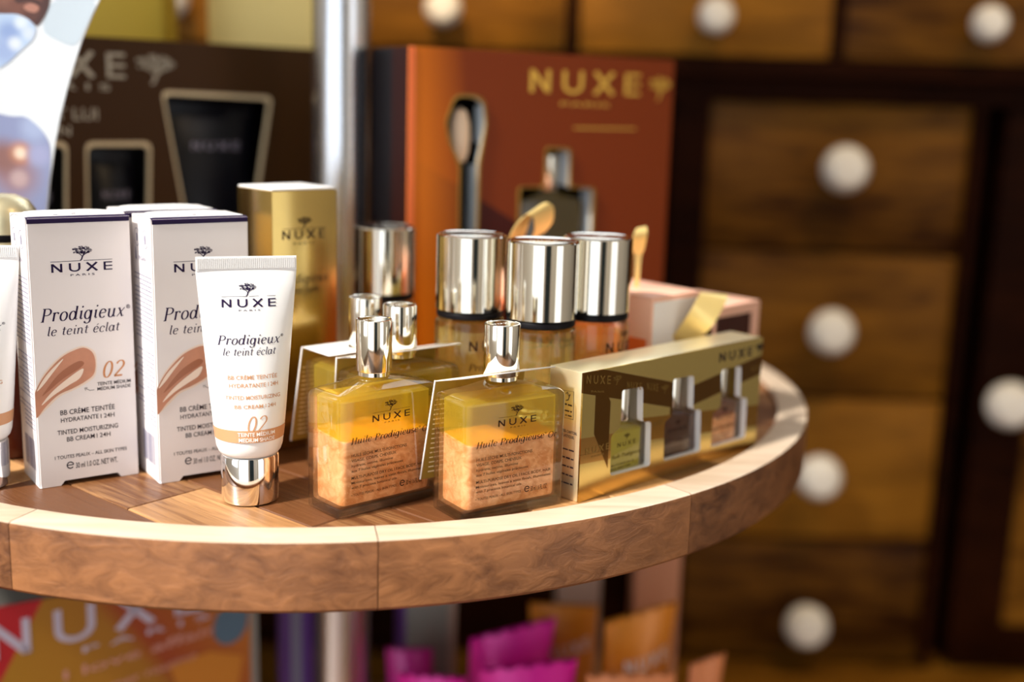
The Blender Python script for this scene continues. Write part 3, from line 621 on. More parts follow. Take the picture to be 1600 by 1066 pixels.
def bottle_front_print(t):
    P = Print(front(OWd, ODp))
    P.put(nuxe(), 19.8, 46.2, 42.4, 3.3).rect(19.8, 50.6, 31, 50.75).rect(32, 50.6, 42.4, 50.75).put(tree(), 27, 50.6, 34.6, 5.4).put(sans('P A R I S'), 27, 44.6, 36, .7)
    P.put(serif('Huile Prodigieuse', thick=.25), 7.4, 36.9, 47.8, 3.1).put(sans('®'), 47.9, 38.7, 49.3, 1.1).put(serif('Or', thick=.25), 50.2, 36.6, 55.6, 3.0)
    for tx, s0, t0, s1, h in (('HUILE SÈCHE MULTI-FONCTIONS', 7.7, 30.5, 40.7, 1.45), ('VISAGE, CORPS, CHEVEUX', 7.7, 27.9, 34.2, 1.45), ('hydrate, satine, illumine', 7.7, 25.4, 32.2, 1.3), ('aux 7 huiles végétales précieuses', 7.7, 22.9, 38.4, 1.3), ('MULTI-PURPOSE DRY OIL I FACE, BODY, HAIR', 7.7, 19.2, 52.5, 1.45), ('Moisturizes, leaves a satin finish, illuminates', 7.7, 16.8, 52.5, 1.3), ('with 7 precious botanical oils', 7.7, 14.4, 34.6, 1.3), ('• TOUTES PEAUX - ALL SKIN TYPES', 7.7, 10.6, 34.4, 1.2), ('e', 36.5, 10.1, 39.8, 3.2), ('50 ml 1.6 FL. OZ', 40.4, 10.2, 50.4, 2.4)):
        P.put(esign() if tx == 'e' else sans(tx), s0, t0, s1, h)
    P.build('front_print', M['brown_ink'], t)
def oil_bottle(label, x, y, a, back=True):
    t = thing('oil_bottle', label, 'bottle', (x, y, 0), a, 'square glass bottles of shimmering oil')
    link('glass_body', ME['bottle_glass'], M['glass'], t); link('glass_base', ME['glass_base'], M['block'], t); link('sediment', ME['sediment'], M['sed'], t); link('golden_oil', ME['oil'], M['oil'], t)
    link('neck_ring', ME['neck_ring'], M['champ'], t); link('cap', ME['small_cap'], M['champ'], t)
    P = Print(lambda s, u: (s-OWd/2, -.003+u, .09418)); P.put(nuxe(), 24.2, 2.2, 36.4, 1.9); P.build('cap_emboss', M['white_ink'], t)
    bottle_front_print(t)
    if back:
        rnd = random.Random(5); P = Print(lambda s, z: (s-OWd/2, ODp/2+EPS, z))
        P.rect(6, 40.5, 54.6, 57.0); P.build('back_label', M['leaf_gold'], t)
        P = Print(lambda s, z: (OWd/2-s, ODp/2-EPS*.5, z))
        for k in range(6): P.words(9, 50, 54.0-k*2.1, 1.0, rnd, (.55, .9, 1, .8, 1, .6)[k])
        P.build('back_text', M['cream_ink'], t)
    return t
def leaflet(label, x, y, a, zf, zb, e0, e1, n1=.0168, sp=.0083):
    """a card with a hole, slipped over the cap, folded down behind its bottle"""
    t = thing('neck_leaflet', label, 'leaflet', (x, y, 0), a, 'folded leaflets round bottle necks')
    n0 = -.0119; hole = [(.0098*math.cos(2*PI*i/24), .0098*math.sin(2*PI*i/24)) for i in range(24)]
    me = flat2d([(e0, n0), (e1, n0), (e1+.002, n1), (e0+.001, n1)], [hole], .0006)
    for v in me.vertices: v.co.z += zf+(zb-zf)*(v.co.y-n0)/(n1-n0)
    link('collar', me, M['leaf'], t)
    r = [[(e0+.001, n1+.0002, zb+.0002), (e1+.002, n1+.0002, zb+.0002), (e1+.002, n1+.0008, zb+.0002), (e0+.001, n1+.0008, zb+.0002)], [(e0-.002, n1+sp+.0002, .0115), (e1+.002, n1+sp+.0002, .0115), (e1+.002, n1+sp+.0008, .0115), (e0-.002, n1+sp+.0008, .0115)]]
    link('hanging_page', loft_me(r), M['leaf_page'], t)
    ed = [[(e0+.0006, n1, zb+.0002), (e0+.001, n1, zb+.0002), (e0+.001, n1+.0010, zb+.0002), (e0+.0006, n1+.0010, zb+.0002)], [(e0-.0024, n1+sp, .0115), (e0-.002, n1+sp, .0115), (e0-.002, n1+sp+.001, .0115), (e0-.0024, n1+sp+.001, .0115)]]
    link('page_edge', loft_me(ed), M['leaf'], t)
    rnd = random.Random(11); P = Print(lambda s, z: (e0+s, n1+sp+.0002-(z-.0115)/(zb-.0115)*sp-EPS*3, z))
    for k in range(16): P.words(1.5, 52, 15+k*2.6, 1.1, rnd, rnd.choice((1, .9, .6)))
    P.build('page_text', M['cream_ink'], t); return t
def cen(ox, oy, a): return (ox+bw2*math.cos(a)-bd2*math.sin(a), oy+bw2*math.sin(a)+bd2*math.cos(a), a)
B1 = cen(-.08162, .53531, .728); B2 = cen(-.0218, .5352, .6074); B4 = (-.0598, .6095, .70); B3 = (-.0808, .6305, .70)
oil_bottle('square oil bottle in front row, left of two, right of the white tube', *B1)
oil_bottle('square oil bottle in front row beside the gold gift set', *B2, back=False)
oil_bottle('square oil bottle at the back left, cap beside the tall gold box', *B3, back=False)
oil_bottle('square oil bottle in the middle row, cap peeking right behind the front cap', *B4, back=False)
leaflet('white edged leaflet on the front bottle beside the gold gift set', *B2, .0722, .0645, -.0285, .0245)
leaflet('white leaflet on the rearmost square bottle next to the tall gold box', *B3, .0668, .0662, -.0305, .026)
leaflet('white leaflet on the middle square bottle, its tip pointing right', *B4, .0715, .0660, -.031, .032, .0141, .0003)

# ------------------------------------------------------------------ round bottles with broad caps
CR = .0194; k_ = CR
ME['round_glass'] = lathe_me([(CR-.0016, 0), (CR-.0003, .0006), (CR+.0002, .002), (CR+.0002, .0795), (CR-.0004, .0812), (CR-.002, .0822), (.012, .0826), (.012, .0868)], 64)
ME['round_oil'] = lathe_me([(CR-.006, .0050), (CR-.0030, .0058), (CR-.0022, .008), (CR-.0022, .0748)], 64)
ME['round_collar'] = lathe_me([(.0125, .0827), (CR-.0012, .0828), (CR-.0006, .0834), (CR-.0006, .0856), (CR-.0012, .0866), (.0125, .0868)], 64)
ME['big_cap'] = lathe_me([(CR-.0010, .0869), (CR, .0873), (CR, .1279), (CR-.0005, .1286), (CR-.0014, .1288), (CR-.0022, .1283), (0, .1283)], 72)
def round_bottle(label, x, y, rz, s=1.0, la=0.0):
    t = thing('round_oil_bottle', label, 'bottle', (x, y, 0), rz, 'round bottles with broad champagne caps'); t.scale = (s, s, s)
    link('glass_body', ME['round_glass'], M['glass2'], t); link('golden_oil', ME['round_oil'], M['oil2'], t); link('collar', ME['round_collar'], M['black'], t)
    link('cap', ME['big_cap'], M['champ'], t)
    P = Print(lambda u, v: (u, v, .1285)); P.put(nuxe(), -7.5, -1.0, 7.5, 2.2); P.build('cap_emboss', M['white_ink'], t)
    f = lambda s_, z: ((CR+.0002+EPS)*math.sin(s_/CR), -(CR+.0002+EPS)*math.cos(s_/CR), z)
    P = Print(lambda s_, z: f(s_+la*CR, z)); P.put(nuxe(), -13, 66, 13, 5.6).put(tree(), -4, 72.2, 4.4, 5.5).put(serif('Prodigieux'), -13, 55, 13, 3.8).put(serif('huile de douche', thick=.15), -12, 49.5, 12, 3.0); P.build('front_print', M['brown_ink'], t)
    rnd = random.Random(2); P = Print(f)
    for k in range(9): P.words(-13, 13, 38-k*3.4, 2.0, rnd, rnd.choice((1, .9, .7)))
    P.build('text_block', M['white_ink'], t); return t
round_bottle('round oil bottle left of the front one in the trio', -.0241, .646, .70)
round_bottle('round oil bottle nearest in the trio, behind the front square bottle', .0154, .6248, .0, la=2.6)
round_bottle('round oil bottle at the right of the trio, behind the gold gift set', .0467, .652, .95)
round_bottle('round oil bottle standing apart at left, before the steel pole', -.0800, .715, .3, .965)

# ------------------------------------------------------------------ tall gold perfume carton
GW, GD, GH, GA = .0430, .0375, .1490, .75
t = thing('perfume_carton', 'tall shiny gold perfume carton behind the white tube', 'carton', (-.1347+GW/2*math.cos(GA)-GD/2*math.sin(GA), .645+GW/2*math.sin(GA)+GD/2*math.cos(GA), 0), GA)
bx('carton_body', M['gold_box'], t, -GW/2, GW/2, -GD/2, GD/2, 0, GH, bev=.0006)
bx('lid', M['carton_edge'], t, -GW/2+.0005, GW/2-.0005, -GD/2+.0005, GD/2-.0005, GH+.0001, GH+.0012, bev=.0004)
P = Print(front(GW, GD)); P.put(nuxe(), 6.5, 121.7, 35, 5.0).rect(6.5, 127.4, 20, 127.7).rect(22, 127.4, 35, 127.7).put(tree(), 16.2, 127.5, 26, 6.6).put(sans('P A R I S'), 14, 118.5, 27.5, 1.2)
P.put(serif('Prodigieux'), 3.0, 96.6, 37.4, 5.0).put(serif('le parfum', thick=.16), 6, 90.4, 30, 4.2); P.build('front_print', M['brown_ink'], t)

# ------------------------------------------------------------------ gold gift set with three bottle windows
SW, SD, SH, SA = .1570, .0234, .0683, .7709
gift = thing('gift_set', 'long gold gift box with three bottle-shaped windows at the table edge', 'gift box', (.0365+SW/2*math.cos(SA)-SD/2*math.sin(SA), .5716+SW/2*math.sin(SA)+SD/2*math.cos(SA), 0), SA)
W1 = [(30.3, 55), (47.5, 54.4), (48.6, 34.5), (55.6, 33.9), (56.8, 8.6), (24.0, 9.4), (23.2, 31.5), (30.6, 35.2)]
W2 = [(73, 54.7), (91.6, 54.2), (92.6, 34), (99.8, 33.4), (101.6, 8.3), (68.4, 8.8), (67.6, 31.2), (74.2, 34)]
W3 = [(117.6, 54), (136.8, 53.6), (138, 33.8), (144.6, 33.2), (145.6, 8.2), (111.8, 8.4), (111.6, 28.5), (119, 32)]
H3 = [round_poly([((x/1000-SW/2), z/1000) for x, z in wd], .0022) for wd in (W1, W2, W3)]
me = panel_xz([(-SW/2, 0), (SW/2, 0), (SW/2, SH), (-SW/2, SH)], H3, .0010, -SD/2)
fp = link('front_panel', me, [M['setfront'], M['carton_edge']], gift)
for p in me.polygons: p.material_index = 1 if abs(p.normal.y) < .5 and -SW/2+.001 < p.center.x < SW/2-.001 and .001 < p.center.z < SH-.001 else 0
for hpts in H3:                                               # white card return behind each window
    c0 = Vector((sum(p[0] for p in hpts)/len(hpts), sum(p[1] for p in hpts)/len(hpts)))
    o2 = [tuple(Vector(p)+(Vector(p)-c0).normalized()*.0007) for p in hpts]
    link('window_return', panel_xz(o2, [hpts], .0030, -SD/2+.00105), M['carton_edge'], gift)
bx('side_panel', M['gold_pale'], gift, -SW/2, -SW/2+.0008, -SD/2+.0011, SD/2, 0, SH, bev=.0002); bx('side_panel', M['gold'], gift, SW/2-.0008, SW/2, -SD/2+.0011, SD/2, 0, SH)
bx('top_panel', M['gold_pale'], gift, -SW/2+.0009, SW/2-.0009, -SD/2+.0011, SD/2, SH-.0008, SH, bev=.0002); bx('base_panel', M['gold_in'], gift, -SW/2+.0009, SW/2-.0009, -SD/2+.0011, SD/2, 0, .0008); bx('back_panel', M['gold_in'], gift, -SW/2+.0009, SW/2-.0009, SD/2-.0009, SD/2-.0001, .0009, SH-.0009)
P = Print(front(SW, SD)); P.put(nuxe(), 114.6, 58.6, 147, 5.4).put(tree(), 150, 58.3, 158.5, 6.6); P.build('brand_print', M['ink'], gift)
P = Print(front(SW, SD)); P.put(nuxe(), 2.2, 62.7, 20.8, 4.4, 59.8).put(tree(), 22.4, 58.6, 29.5, 5.2).put(nuxe(), 34, 55.6, 46, 3.6, 53.0).put(nuxe(), 50.5, 52.2, 60, 4.0, 50.0).put(tree(), 62.5, 47.8, 69.5, 5.0).put(sans('PARIS'), 6, 57.6, 16, 1.0, 56)
P.put(nuxe(), 3.7, 24.8, 22, 3.4).put(sans('PARIS'), 8.5, 22.4, 18, 1.0).put(nuxe(), 58, 30.4, 66.4, 2.8).put(nuxe(), 147, 48.5, 158, 3.4); P.build('band_print', M['bronze'], gift)
rnd = random.Random(9); P = Print(left(SW, SD)); P.line([(5.8, 43), (12.8, 42.8), (13.2, 57), (6.2, 57.6), (5.8, 43)], .25).line([(11.5, 55.5), (10.5, 56.6), (9.6, 54.6), (8.6, 55.8), (9.8, 52.6), (11.4, 52)], .5)
P.words(7, 12, 49.6, 1.2, rnd).words(7, 12, 46.4, 1.1, rnd).words(7, 12, 44, 1.0, rnd).put(sans('90% CARTON,'), 13.2, 35.2, 2.8, 1.5).put(sans('PLASTIQUE.'), 13.2, 32.8, 4.6, 1.5)
for k in range(5): P.words(4.5, 12.2, 26-k*4.5, 1.1, rnd)
P.build('side_print', M['ink'], gift)
def mini_bottle(label, s, oil, sed, half_w):
    lx = s/1000-SW/2; px = gift.location.x+lx*math.cos(SA); py = gift.location.y+lx*math.sin(SA)
    t = thing('mini_oil_bottle', label, 'bottle', (px, py, .0010), SA, 'mini bottles inside the gift set')
    a, b2 = half_w, .0082
    link('glass_body', loft_me([ring2(a-.001, b2-.001, .001, .0002), ring2(a, b2, .0013, .0014), ring2(a, b2, .0013, .0300), ring2(a-.0018, b2-.001, .0018, .0318), ring2(.006, .005, .0045, .0336), ring2(.0042, .0042, .0041, .0344), ring2(.0042, .0042, .0041, .0358)], 28), M['glass'], t)
    if sed: link('sediment', loft_me([ring2(a-.0022, b2-.0016, .002, .0030), ring2(a-.0022, b2-.0016, .002, .0225)], 30), M['sed'], t)
    link('golden_oil', loft_me([ring2(a-.0022, b2-.0016, .002, .0030 if not sed else .0227), ring2(a-.0022, b2-.0016, .002, .0290)], 30), oil, t)
    link('cap', lathe_me([(.0060, .0346), (.0068, .0348), (.0069, .0352), (.0069, .0525), (.0066, .0531), (0, .0531)], 36), M['champ'], t)
    P = Print(lambda x, z: (x-.015, -b2-EPS, z)); P.put(nuxe(), 7.5, 21.5, 22.5, 2.4).put(tree(), 12.5, 24.6, 17.6, 3.6).put(serif('Huile Prodigieuse'), 3.2, 15.5, 26.8, 2.2).put(sans('MULTI-PURPOSE DRY OIL'), 3.2, 11.4, 22, 1.1).put(sans('FACE, BODY, HAIR'), 3.2, 9.4, 19, 1.1).put(sans('10 ml'), 3.2, 4.5, 10, 1.4); P.build('front_print', M['brown_ink'], t)
mini_bottle('mini bottle of clear yellow oil in the first gift set window', 40.2, M['lemon'], False, .0165)
mini_bottle('mini bottle of dark amber oil in the middle gift set window', 84.0, M['amber_oil'], False, .0165)
mini_bottle('mini bottle with rosy sediment in the last gift set window', 128.0, M['rose_oil'], True, .0165)

# ------------------------------------------------------------------ curled gold ribbons
def strap(label, base, rows):
    """ribbon given by centre and half-width vectors, smoothed; its foot stands on the table"""
    t = thing('gold_ribbon', label, 'ribbon', base, 0, 'curled gold ribbons'); n = len(rows)
    def cr(a, b2, c, d, u): return .5*((2*b2)+(c-a)*u+(2*a-5*b2+4*c-d)*u*u+(3*b2-a-3*c+d)*u**3)
    C = [Vector(r[0])-Vector((base[0], base[1], 0)) for r in rows]; H = [Vector(r[1]) for r in rows]; S = []
    for i in range(n-1):
        q = [max(i-1, 0), i, i+1, min(i+2, n-1)]
        for k in range(8): S.append((cr(*[C[x] for x in q], k/8), cr(*[H[x] for x in q], k/8)))
    S.append((C[-1], H[-1])); rings = []
    for j, (c, h) in enumerate(S):
        tg = (S[min(j+1, len(S)-1)][0]-S[max(j-1, 0)][0]).normalized(); nn = tg.cross(h).normalized()*.0004
        rings.append([c-h-nn, c+h-nn, c+h+nn, c-h+nn])
    link('ribbon_band', loft_me(rings, 50), M['ribbon'], t)
strap('broad gold ribbon curling up over the top of the gold gift set', (.094, .69, 0), [((.094, .690, .0004), (.003, .001, 0)), ((.094, .690, .03), (.0035, .001, 0)), ((.0954, .690, .0560), (.0046, .001, .0004)), ((.1035, .685, .0665), (.0056, .001, -.0030)), ((.112, .684, .0776), (.0062, .002, -.0058)), ((.1168, .688, .0850), (.0080, .003, -.0036)), ((.1203, .694, .0898), (.0088, .003, -.0018)), ((.1212, .699, .0905), (.0088, .003, -.0010))])
strap('gold ribbon loop rising behind the two nearest round caps', (.0015, .71, 0), [((.0015, .71, .0004), (.003, .001, 0)), ((.0015, .71, .07), (.003, .001, 0)), ((.0005, .708, .112), (.0045, .003, .0005)), ((.0020, .704, .1240), (.0050, .004, .0020)), ((.0062, .701, .1335), (.0055, .005, .0040)), ((.0120, .700, .1385), (.0060, .005, .0035)), ((.0165, .703, .1365), (.0060, .004, .0030)), ((.0170, .706, .1280), (.0055, .003, .0030)), ((.0135, .707, .1215), (.0050, .003, .0030))])
strap('small gold ribbon tip beside the rightmost round cap', (.0755, .712, 0), [((.0755, .712, .0004), (.0014, .0003, 0)), ((.0755, .712, .07), (.0014, .0003, 0)), ((.0757, .711, .1070), (.0018, .0005, 0)), ((.0752, .709, .1160), (.0040, .001, 0)), ((.0758, .706, .1250), (.0042, .001, .0006)), ((.0765, .709, .1285), (.0030, .001, .0006))])

# ------------------------------------------------------------------ peach cartons
def at_fl(x, y, w_, d_, a): return (x+w_/2*math.cos(a)-d_/2*math.sin(a), y+w_/2*math.sin(a)+d_/2*math.cos(a), 0)
t = thing('peach_carton', 'peach carton with pale front just right of the round caps', 'carton', at_fl(.0811, .6716, .047, .058, .75), .75)
bx('carton_body', M['peach'], t, -.0235, .0235, -.029, .029, 0, .0905, bev=.0006)
bx('front_label', M['carton'], t, -.0222, .0222, -.0294, -.0291, .004, .0885); bx('side_label', M['orange'], t, -.0239, -.0236, -.026, .026, .004, .066)
bx('lid', M['peach'], t, -.0232, .0232, -.0287, .0287, .0906, .0914, bev=.0003)
t = thing('peach_carton', 'peach carton with dark window at the right table edge', 'carton', at_fl(.1245, .7087, .050, .05, .80), .80)
me = panel_xz([(-.025, 0), (.025, 0), (.025, .0792), (-.025, .0792)], [round_poly([(-.024+.001, .016), (.0165, .016), (.0165, .0735), (-.024+.001, .0735)], .001)], .001, -.025); link('front_panel', me, M['peach'], t)
bx('carton_body', M['peach'], t, -.025, .025, -.0185, .025, 0, .0792); bx('window_pane', M['darkred'], t, -.0245, .0245, -.0235, -.0190, .003, .077)
bx('lid', M['peach'], t, -.0248, .0248, -.0248, .0248, .0793, .0802, bev=.0003); bx('window_band', M['orange'], t, -.022, .016, -.02405, -.0236, .016, .03)
t = thing('orange_carton', 'small orange carton glimpsed between two round bottles', 'carton', (.0345, .690, 0), .4)
bx('carton_body', M['orange'], t, -.016, .016, -.012, .012, 0, .082, bev=.0005); bx('white_stripe', M['white_ink'], t, -.015, .015, -.0124, -.0121, .046, .050); bx('white_stripe', M['white_ink'], t, -.015, .015, -.0124, -.0121, .037, .041)

# ------------------------------------------------------------------ large burnt orange gift carton
QW, QD, QH, QA = .218, .058, .2345, .55
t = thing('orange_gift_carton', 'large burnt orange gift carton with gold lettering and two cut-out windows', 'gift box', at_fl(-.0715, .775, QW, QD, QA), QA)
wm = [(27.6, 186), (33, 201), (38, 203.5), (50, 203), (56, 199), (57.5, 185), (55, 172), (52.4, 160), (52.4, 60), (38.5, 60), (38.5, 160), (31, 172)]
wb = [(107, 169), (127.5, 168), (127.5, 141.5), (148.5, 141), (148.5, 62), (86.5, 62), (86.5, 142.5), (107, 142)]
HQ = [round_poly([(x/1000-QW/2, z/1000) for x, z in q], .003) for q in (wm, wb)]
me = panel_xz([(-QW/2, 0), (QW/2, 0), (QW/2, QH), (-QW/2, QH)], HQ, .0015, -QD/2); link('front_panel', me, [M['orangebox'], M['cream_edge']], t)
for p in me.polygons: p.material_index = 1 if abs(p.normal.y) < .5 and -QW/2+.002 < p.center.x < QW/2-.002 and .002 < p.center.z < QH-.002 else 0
for hp, mm in zip(HQ, ('cream_edge', 'bronze')):
    c0 = Vector((sum(p[0] for p in hp)/len(hp), sum(p[1] for p in hp)/len(hp))); o2 = [tuple(Vector(p)+(Vector(p)-c0).normalized()*.0018) for p in hp]
    link('window_frame', panel_xz(o2, [hp], .0012, -QD/2-.0013), M['bronze'], t)
    r0 = [tuple(Vector(p)+(Vector(p)-c0).normalized()*.0006) for p in hp]; link('window_return', panel_xz(r0, [hp], .0022, -QD/2+.0016), M['greyp'], t)
for xa, za, zb in ((.1487, .062, .141), (.1277, .143, .1675), (.0526, .060, .158), (.0576, .173, .198)): bx('window_side', M['greyp'], t, xa-QW/2, xa+.0008-QW/2, -QD/2+.0040, -QD/2+.0150, za, zb)
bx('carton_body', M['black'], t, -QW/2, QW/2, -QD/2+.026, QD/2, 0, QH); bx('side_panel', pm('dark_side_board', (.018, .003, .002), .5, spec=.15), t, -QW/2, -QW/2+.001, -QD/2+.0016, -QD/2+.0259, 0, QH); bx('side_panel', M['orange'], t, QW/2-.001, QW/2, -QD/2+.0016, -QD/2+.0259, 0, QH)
bx('top_panel', M['orange'], t, -QW/2+.0011, QW/2-.0011, -QD/2+.0016, -QD/2+.0259, QH-.001, QH); bx('corner_edge', M['orange'], t, -QW/2-.0006, -QW/2+.004, -QD/2-.0006, -QD/2-.0001, 0, QH)
P = Print(front(QW, QD, EPS*2)); P.put(nuxe(), 92, 208, 187, 15.5).put(tree(), 195, 205, 216, 17).put(sans('PARIS'), 118, 199.5, 160, 2.4).rect(130, 183.6, 185, 184.6); P.build('brand_print', M['goldink'], t)
lx = lambda s: s/1000-QW/2
qx, qy = t.location.x, t.location.y
br = thing('makeup_brush', 'pale domed brush in the tall window of the orange carton', 'brush', (qx+lx(43)*math.cos(QA)+.0195*math.sin(QA), qy+lx(43)*math.sin(QA)-.0195*math.cos(QA), .0), QA)
link('bristle_head', lathe_me([(.004, .160), (.0062, .166), (.0072, .176), (.0068, .186), (.0045, .194), (0, .197)], 32), pm('pale_bristles', (.86, .66, .48), .7, bump=.6, bscale=900), br)
link('handle', lathe_me([(.003, 0), (.0045, .002), (.0048, .10), (.0036, .150), (.004, .161)], 24), M['black'], br)
wbt = thing('window_bottle', 'dark olive bottle with gold cap in the wide window of the orange carton', 'bottle', (qx+lx(117)*math.cos(QA)+.0142*math.sin(QA), qy+lx(117)*math.sin(QA)-.0142*math.cos(QA), 0), QA)
link('glass_body', loft_me([ring2(.027, .009, .003, .045), ring2(.028, .0095, .003, .047), ring2(.028, .0095, .003, .132), ring2(.010, .008, .004, .1385), ring2(.007, .0068, .0065, .1395)], 30), pm('olive_glass', (.065, .045, .008), .15, coat=.4), wbt)
link('cap', lathe_me([(.0085, .1397), (.0088, .1402), (.0088, .164), (.0082, .1648), (0, .1648)], 36), M['champ'], wbt)
link('pedestal', box_me(-.026, .026, -.008, .008, 0, .0449), M['black'], wbt)

# ------------------------------------------------------------------ chocolate display carton for men's care
KW, KD, KA = .30, .05, .70; KH = .2365
fr = (-.1554, .93); kc = (fr[0]-KW/2*math.cos(KA)-KD/2*math.sin(KA), fr[1]-KW/2*math.sin(KA)+KD/2*math.cos(KA), 0)
t = thing('display_carton', 'chocolate brown display carton with cream-framed cut-out windows', 'gift box', kc, KA)
kx = lambda s: s/1000+KW/2
kw = [[(-236, 166), (-197, 166), (-202, 60), (-231, 60)], [(-185, 166), (-138, 166), (-143, 60), (-188, 60)], [(-129.5, 202), (-41.5, 200), (-66, 60), (-106, 60)]]
HK = [round_poly([(kx(x), z/1000) for x, z in q], .006, 5) for q in kw]
me = panel_xz([(-KW/2, 0), (KW/2, 0), (KW/2, KH), (-KW/2, KH)], HK, .0015, -KD/2); link('front_panel', me, M['brownbox'], t)
for hp in HK:
    c0 = Vector((sum(p[0] for p in hp)/len(hp), sum(p[1] for p in hp)/len(hp))); inn = [tuple(Vector(p)-(Vector(p)-c0).normalized()*.0034) for p in hp]
    link('window_frame', panel_xz(hp, [inn], .004, -KD/2-.0006), M['cream_edge'], t)
bx('carton_body', M['black'], t, -KW/2, KW/2, -KD/2+.030, KD/2, 0, KH)
bx('side_panel', M['brownbox'], t, -KW/2, -KW/2+.001, -KD/2+.0016, -KD/2+.0299, 0, KH); bx('side_panel', M['brownbox'], t, KW/2-.001, KW/2, -KD/2+.0016, -KD/2+.0299, 0, KH); bx('top_panel', M['brownbox'], t, -KW/2+.0011, KW/2-.0011, -KD/2+.0016, -KD/2+.0299, KH-.001, KH)
fk = lambda s, z: (s+KW/2, -KD/2-EPS*2, z)
P = Print(fk); P.put(nuxe(), -244, 209.3, -155, 17).put(tree(), -148, 206, -118.5, 20.5).put(sans('P A R I S'), -232, 200.7, -166, 4.6)
P.put(sans('C\'EST LUI'), -228, 180.6, -175.6, 8).put(sans('SOIN'), -222, 170.1, -194.6, 6.5); P.build('brand_print', pm('pale_gold_ink', (.50, .44, .34), .45), t)
tx, ty = t.location.x, t.location.y
def in_box(s, dy): return (tx+kx(s)*math.cos(KA)-dy*math.sin(KA), ty+kx(s)*math.sin(KA)+dy*math.cos(KA))
def men_tube(label, s, top, hw_, bot):
    p = in_box(s, -.0085); u = thing('black_tube', label, 'tube', (*p, 0), KA, 'black tubes in the brown display carton')
    rings = []
    for z, f, dd in ((.0, .5, .010), (.012, .55, .011), (.014, .62, .011), (bot, .66, .011), (top-.012, 1.0, .003), (top-.010, 1.0, .0012), (top, 1.0, .0012)):
        rings.append([(hw_*f*math.cos(2*PI*i/28), dd*math.sin(2*PI*i/28), z) for i in range(28)])
    link('tube_body', loft_me(rings, 40), M['tubeblack'], u)
    P = Print(lambda s_, z: (s_, -.0118, z)); P.put(nuxe(), -20*hw_/.040, top*1000-34, 20*hw_/.040, 5.5); P.build('brand_print', M['grey_ink'], u)
men_tube('black tube in the leftmost brown carton window, mostly behind the photo card', -216.5, .160, .0165, .04)
men_tube('black tube in the middle window of the brown carton', -163, .160, .019, .04)
men_tube('large black tapered tube in the biggest brown carton window', -86, .194, .038, .05)

# ------------------------------------------------------------------ mustard stand-ins for sunlit cabinet drawers
t = thing('sunlit_drawer_standin', 'mustard yellow stand-in for sunlit drawers above the brown display carton, left one', 'carton', (-.312, .955, 0), .0, 'mustard stand-ins for sunlit drawers'); bx('carton_body', M['yellow'], t, -.034, .034, -.02, .02, 0, .36, bev=.001); bx('lid', M['yellow'], t, -.035, .035, -.021, .021, .3605, .378, bev=.001)  # carton_body and lid here are parts of the drawer stand-in
t = thing('sunlit_drawer_standin', 'paler mustard stand-in for sunlit drawers next to the steel pole, right one', 'carton', (-.213, 1.005, 0), .0, 'mustard stand-ins for sunlit drawers'); bx('carton_body', M['yellow2'], t, -.043, .043, -.02, .02, 0, .36, bev=.001); bx('lid', M['yellow2'], t, -.044, .044, -.021, .021, .3605, .378, bev=.001)  # carton_body and lid here are parts of the drawer stand-in

# ------------------------------------------------------------------ photo card of a man
t = thing('photo_card', 'tall curved white photo card of a man with shaving foam', 'card', (-.28, .70, 0), .1)
edge = [(-1.5, 0), (-1.5, 60), (-1.4, 110), (-1.06, 128.4), (1.68, 147.9), (5.68, 169.7), (9.35, 185.2), (14.2, 201.9), (18.9, 216), (23.6, 229), (30, 243), (34.7, 252.4), (44, 270), (52, 285), (40, 300), (10, 304), (-60, 304), (-75, 280), (-70, 200), (-62, 100), (-62, 0)]
link('card_board', panel_xz([(x/1000, z/1000) for x, z in edge], (), .0016, 0), M['card'], t)
def ph(name, mat, pts, k=1, smooth=3): Print(lambda s, z: (s, -EPS*k, z)).poly([(a*1000, b2*1000) for a, b2 in round_poly([(x/1000, z/1000) for x, z in pts], .006, smooth)]).build(name, mat, t)
ph('printed_backdrop', M['greyp'], [(7, 251), (34, 251), (44, 270), (38, 296), (12, 296), (6, 270)], 1); ph('printed_backdrop', M['greyp'], [(7.4, 251.4), (34, 252), (20, 224.2), (.7, 232.8)], 2)
ph('printed_face', M['skin'], [(-60, 300), (-12, 300), (4, 285), (9, 268), (6.8, 251.4), (6, 246.8), (2.8, 240.4), (-1.5, 235.6), (-4.7, 239.5), (-11.4, 242.7), (-22, 241.8), (-60, 242)], 3)
ph('printed_jaw', M['skin_d'], [(-12, 300), (4, 285), (9, 268), (6.8, 251.4), (6, 246.8), (2.8, 240.4), (-1.5, 235.6), (-3.0, 238.5), (1.0, 243), (3.0, 248.5), (2.6, 256), (-2, 272)], 4); ph('printed_moustache', M['skin_d'], [(-14, 252), (-6, 252.5), (1.5, 251), (2.6, 246), (1.4, 247.6), (-4.5, 250), (-12, 248.5)], 4)
ph('printed_lip', M['lipm'], [(-9, 246.8), (-4.2, 249.5), (1.2, 247.2), (-1, 243.6), (-5.6, 244)], 4)
ph('printed_foam', M['foam'], [(-60, 243), (-21.7, 242.5), (-11.4, 242.8), (-4.7, 239.6), (-1.4, 234.5), (-3.5, 229), (-11.3, 222), (-18.6, 215), (-23.4, 212), (-60, 205)], 4)
ph('printed_shirt', M['shirt'], [(-62, 188), (-25, 185.5), (-18, 184), (-10.5, 184.7), (-2.1, 177.8), (2.75, 169.6), (2.6, 158), (-2.2, 125), (-2.4, 5), (-60, 5)], 3)
link('back_strut', loft_me([[(-.03, .0017, .0), (-.015, .0017, .0), (-.015, .03, .0), (-.03, .03, 0)], [(-.03, .0017, .14), (-.015, .0017, .14), (-.015, .003, .14), (-.03, .003, .14)]]), M['card'], t)

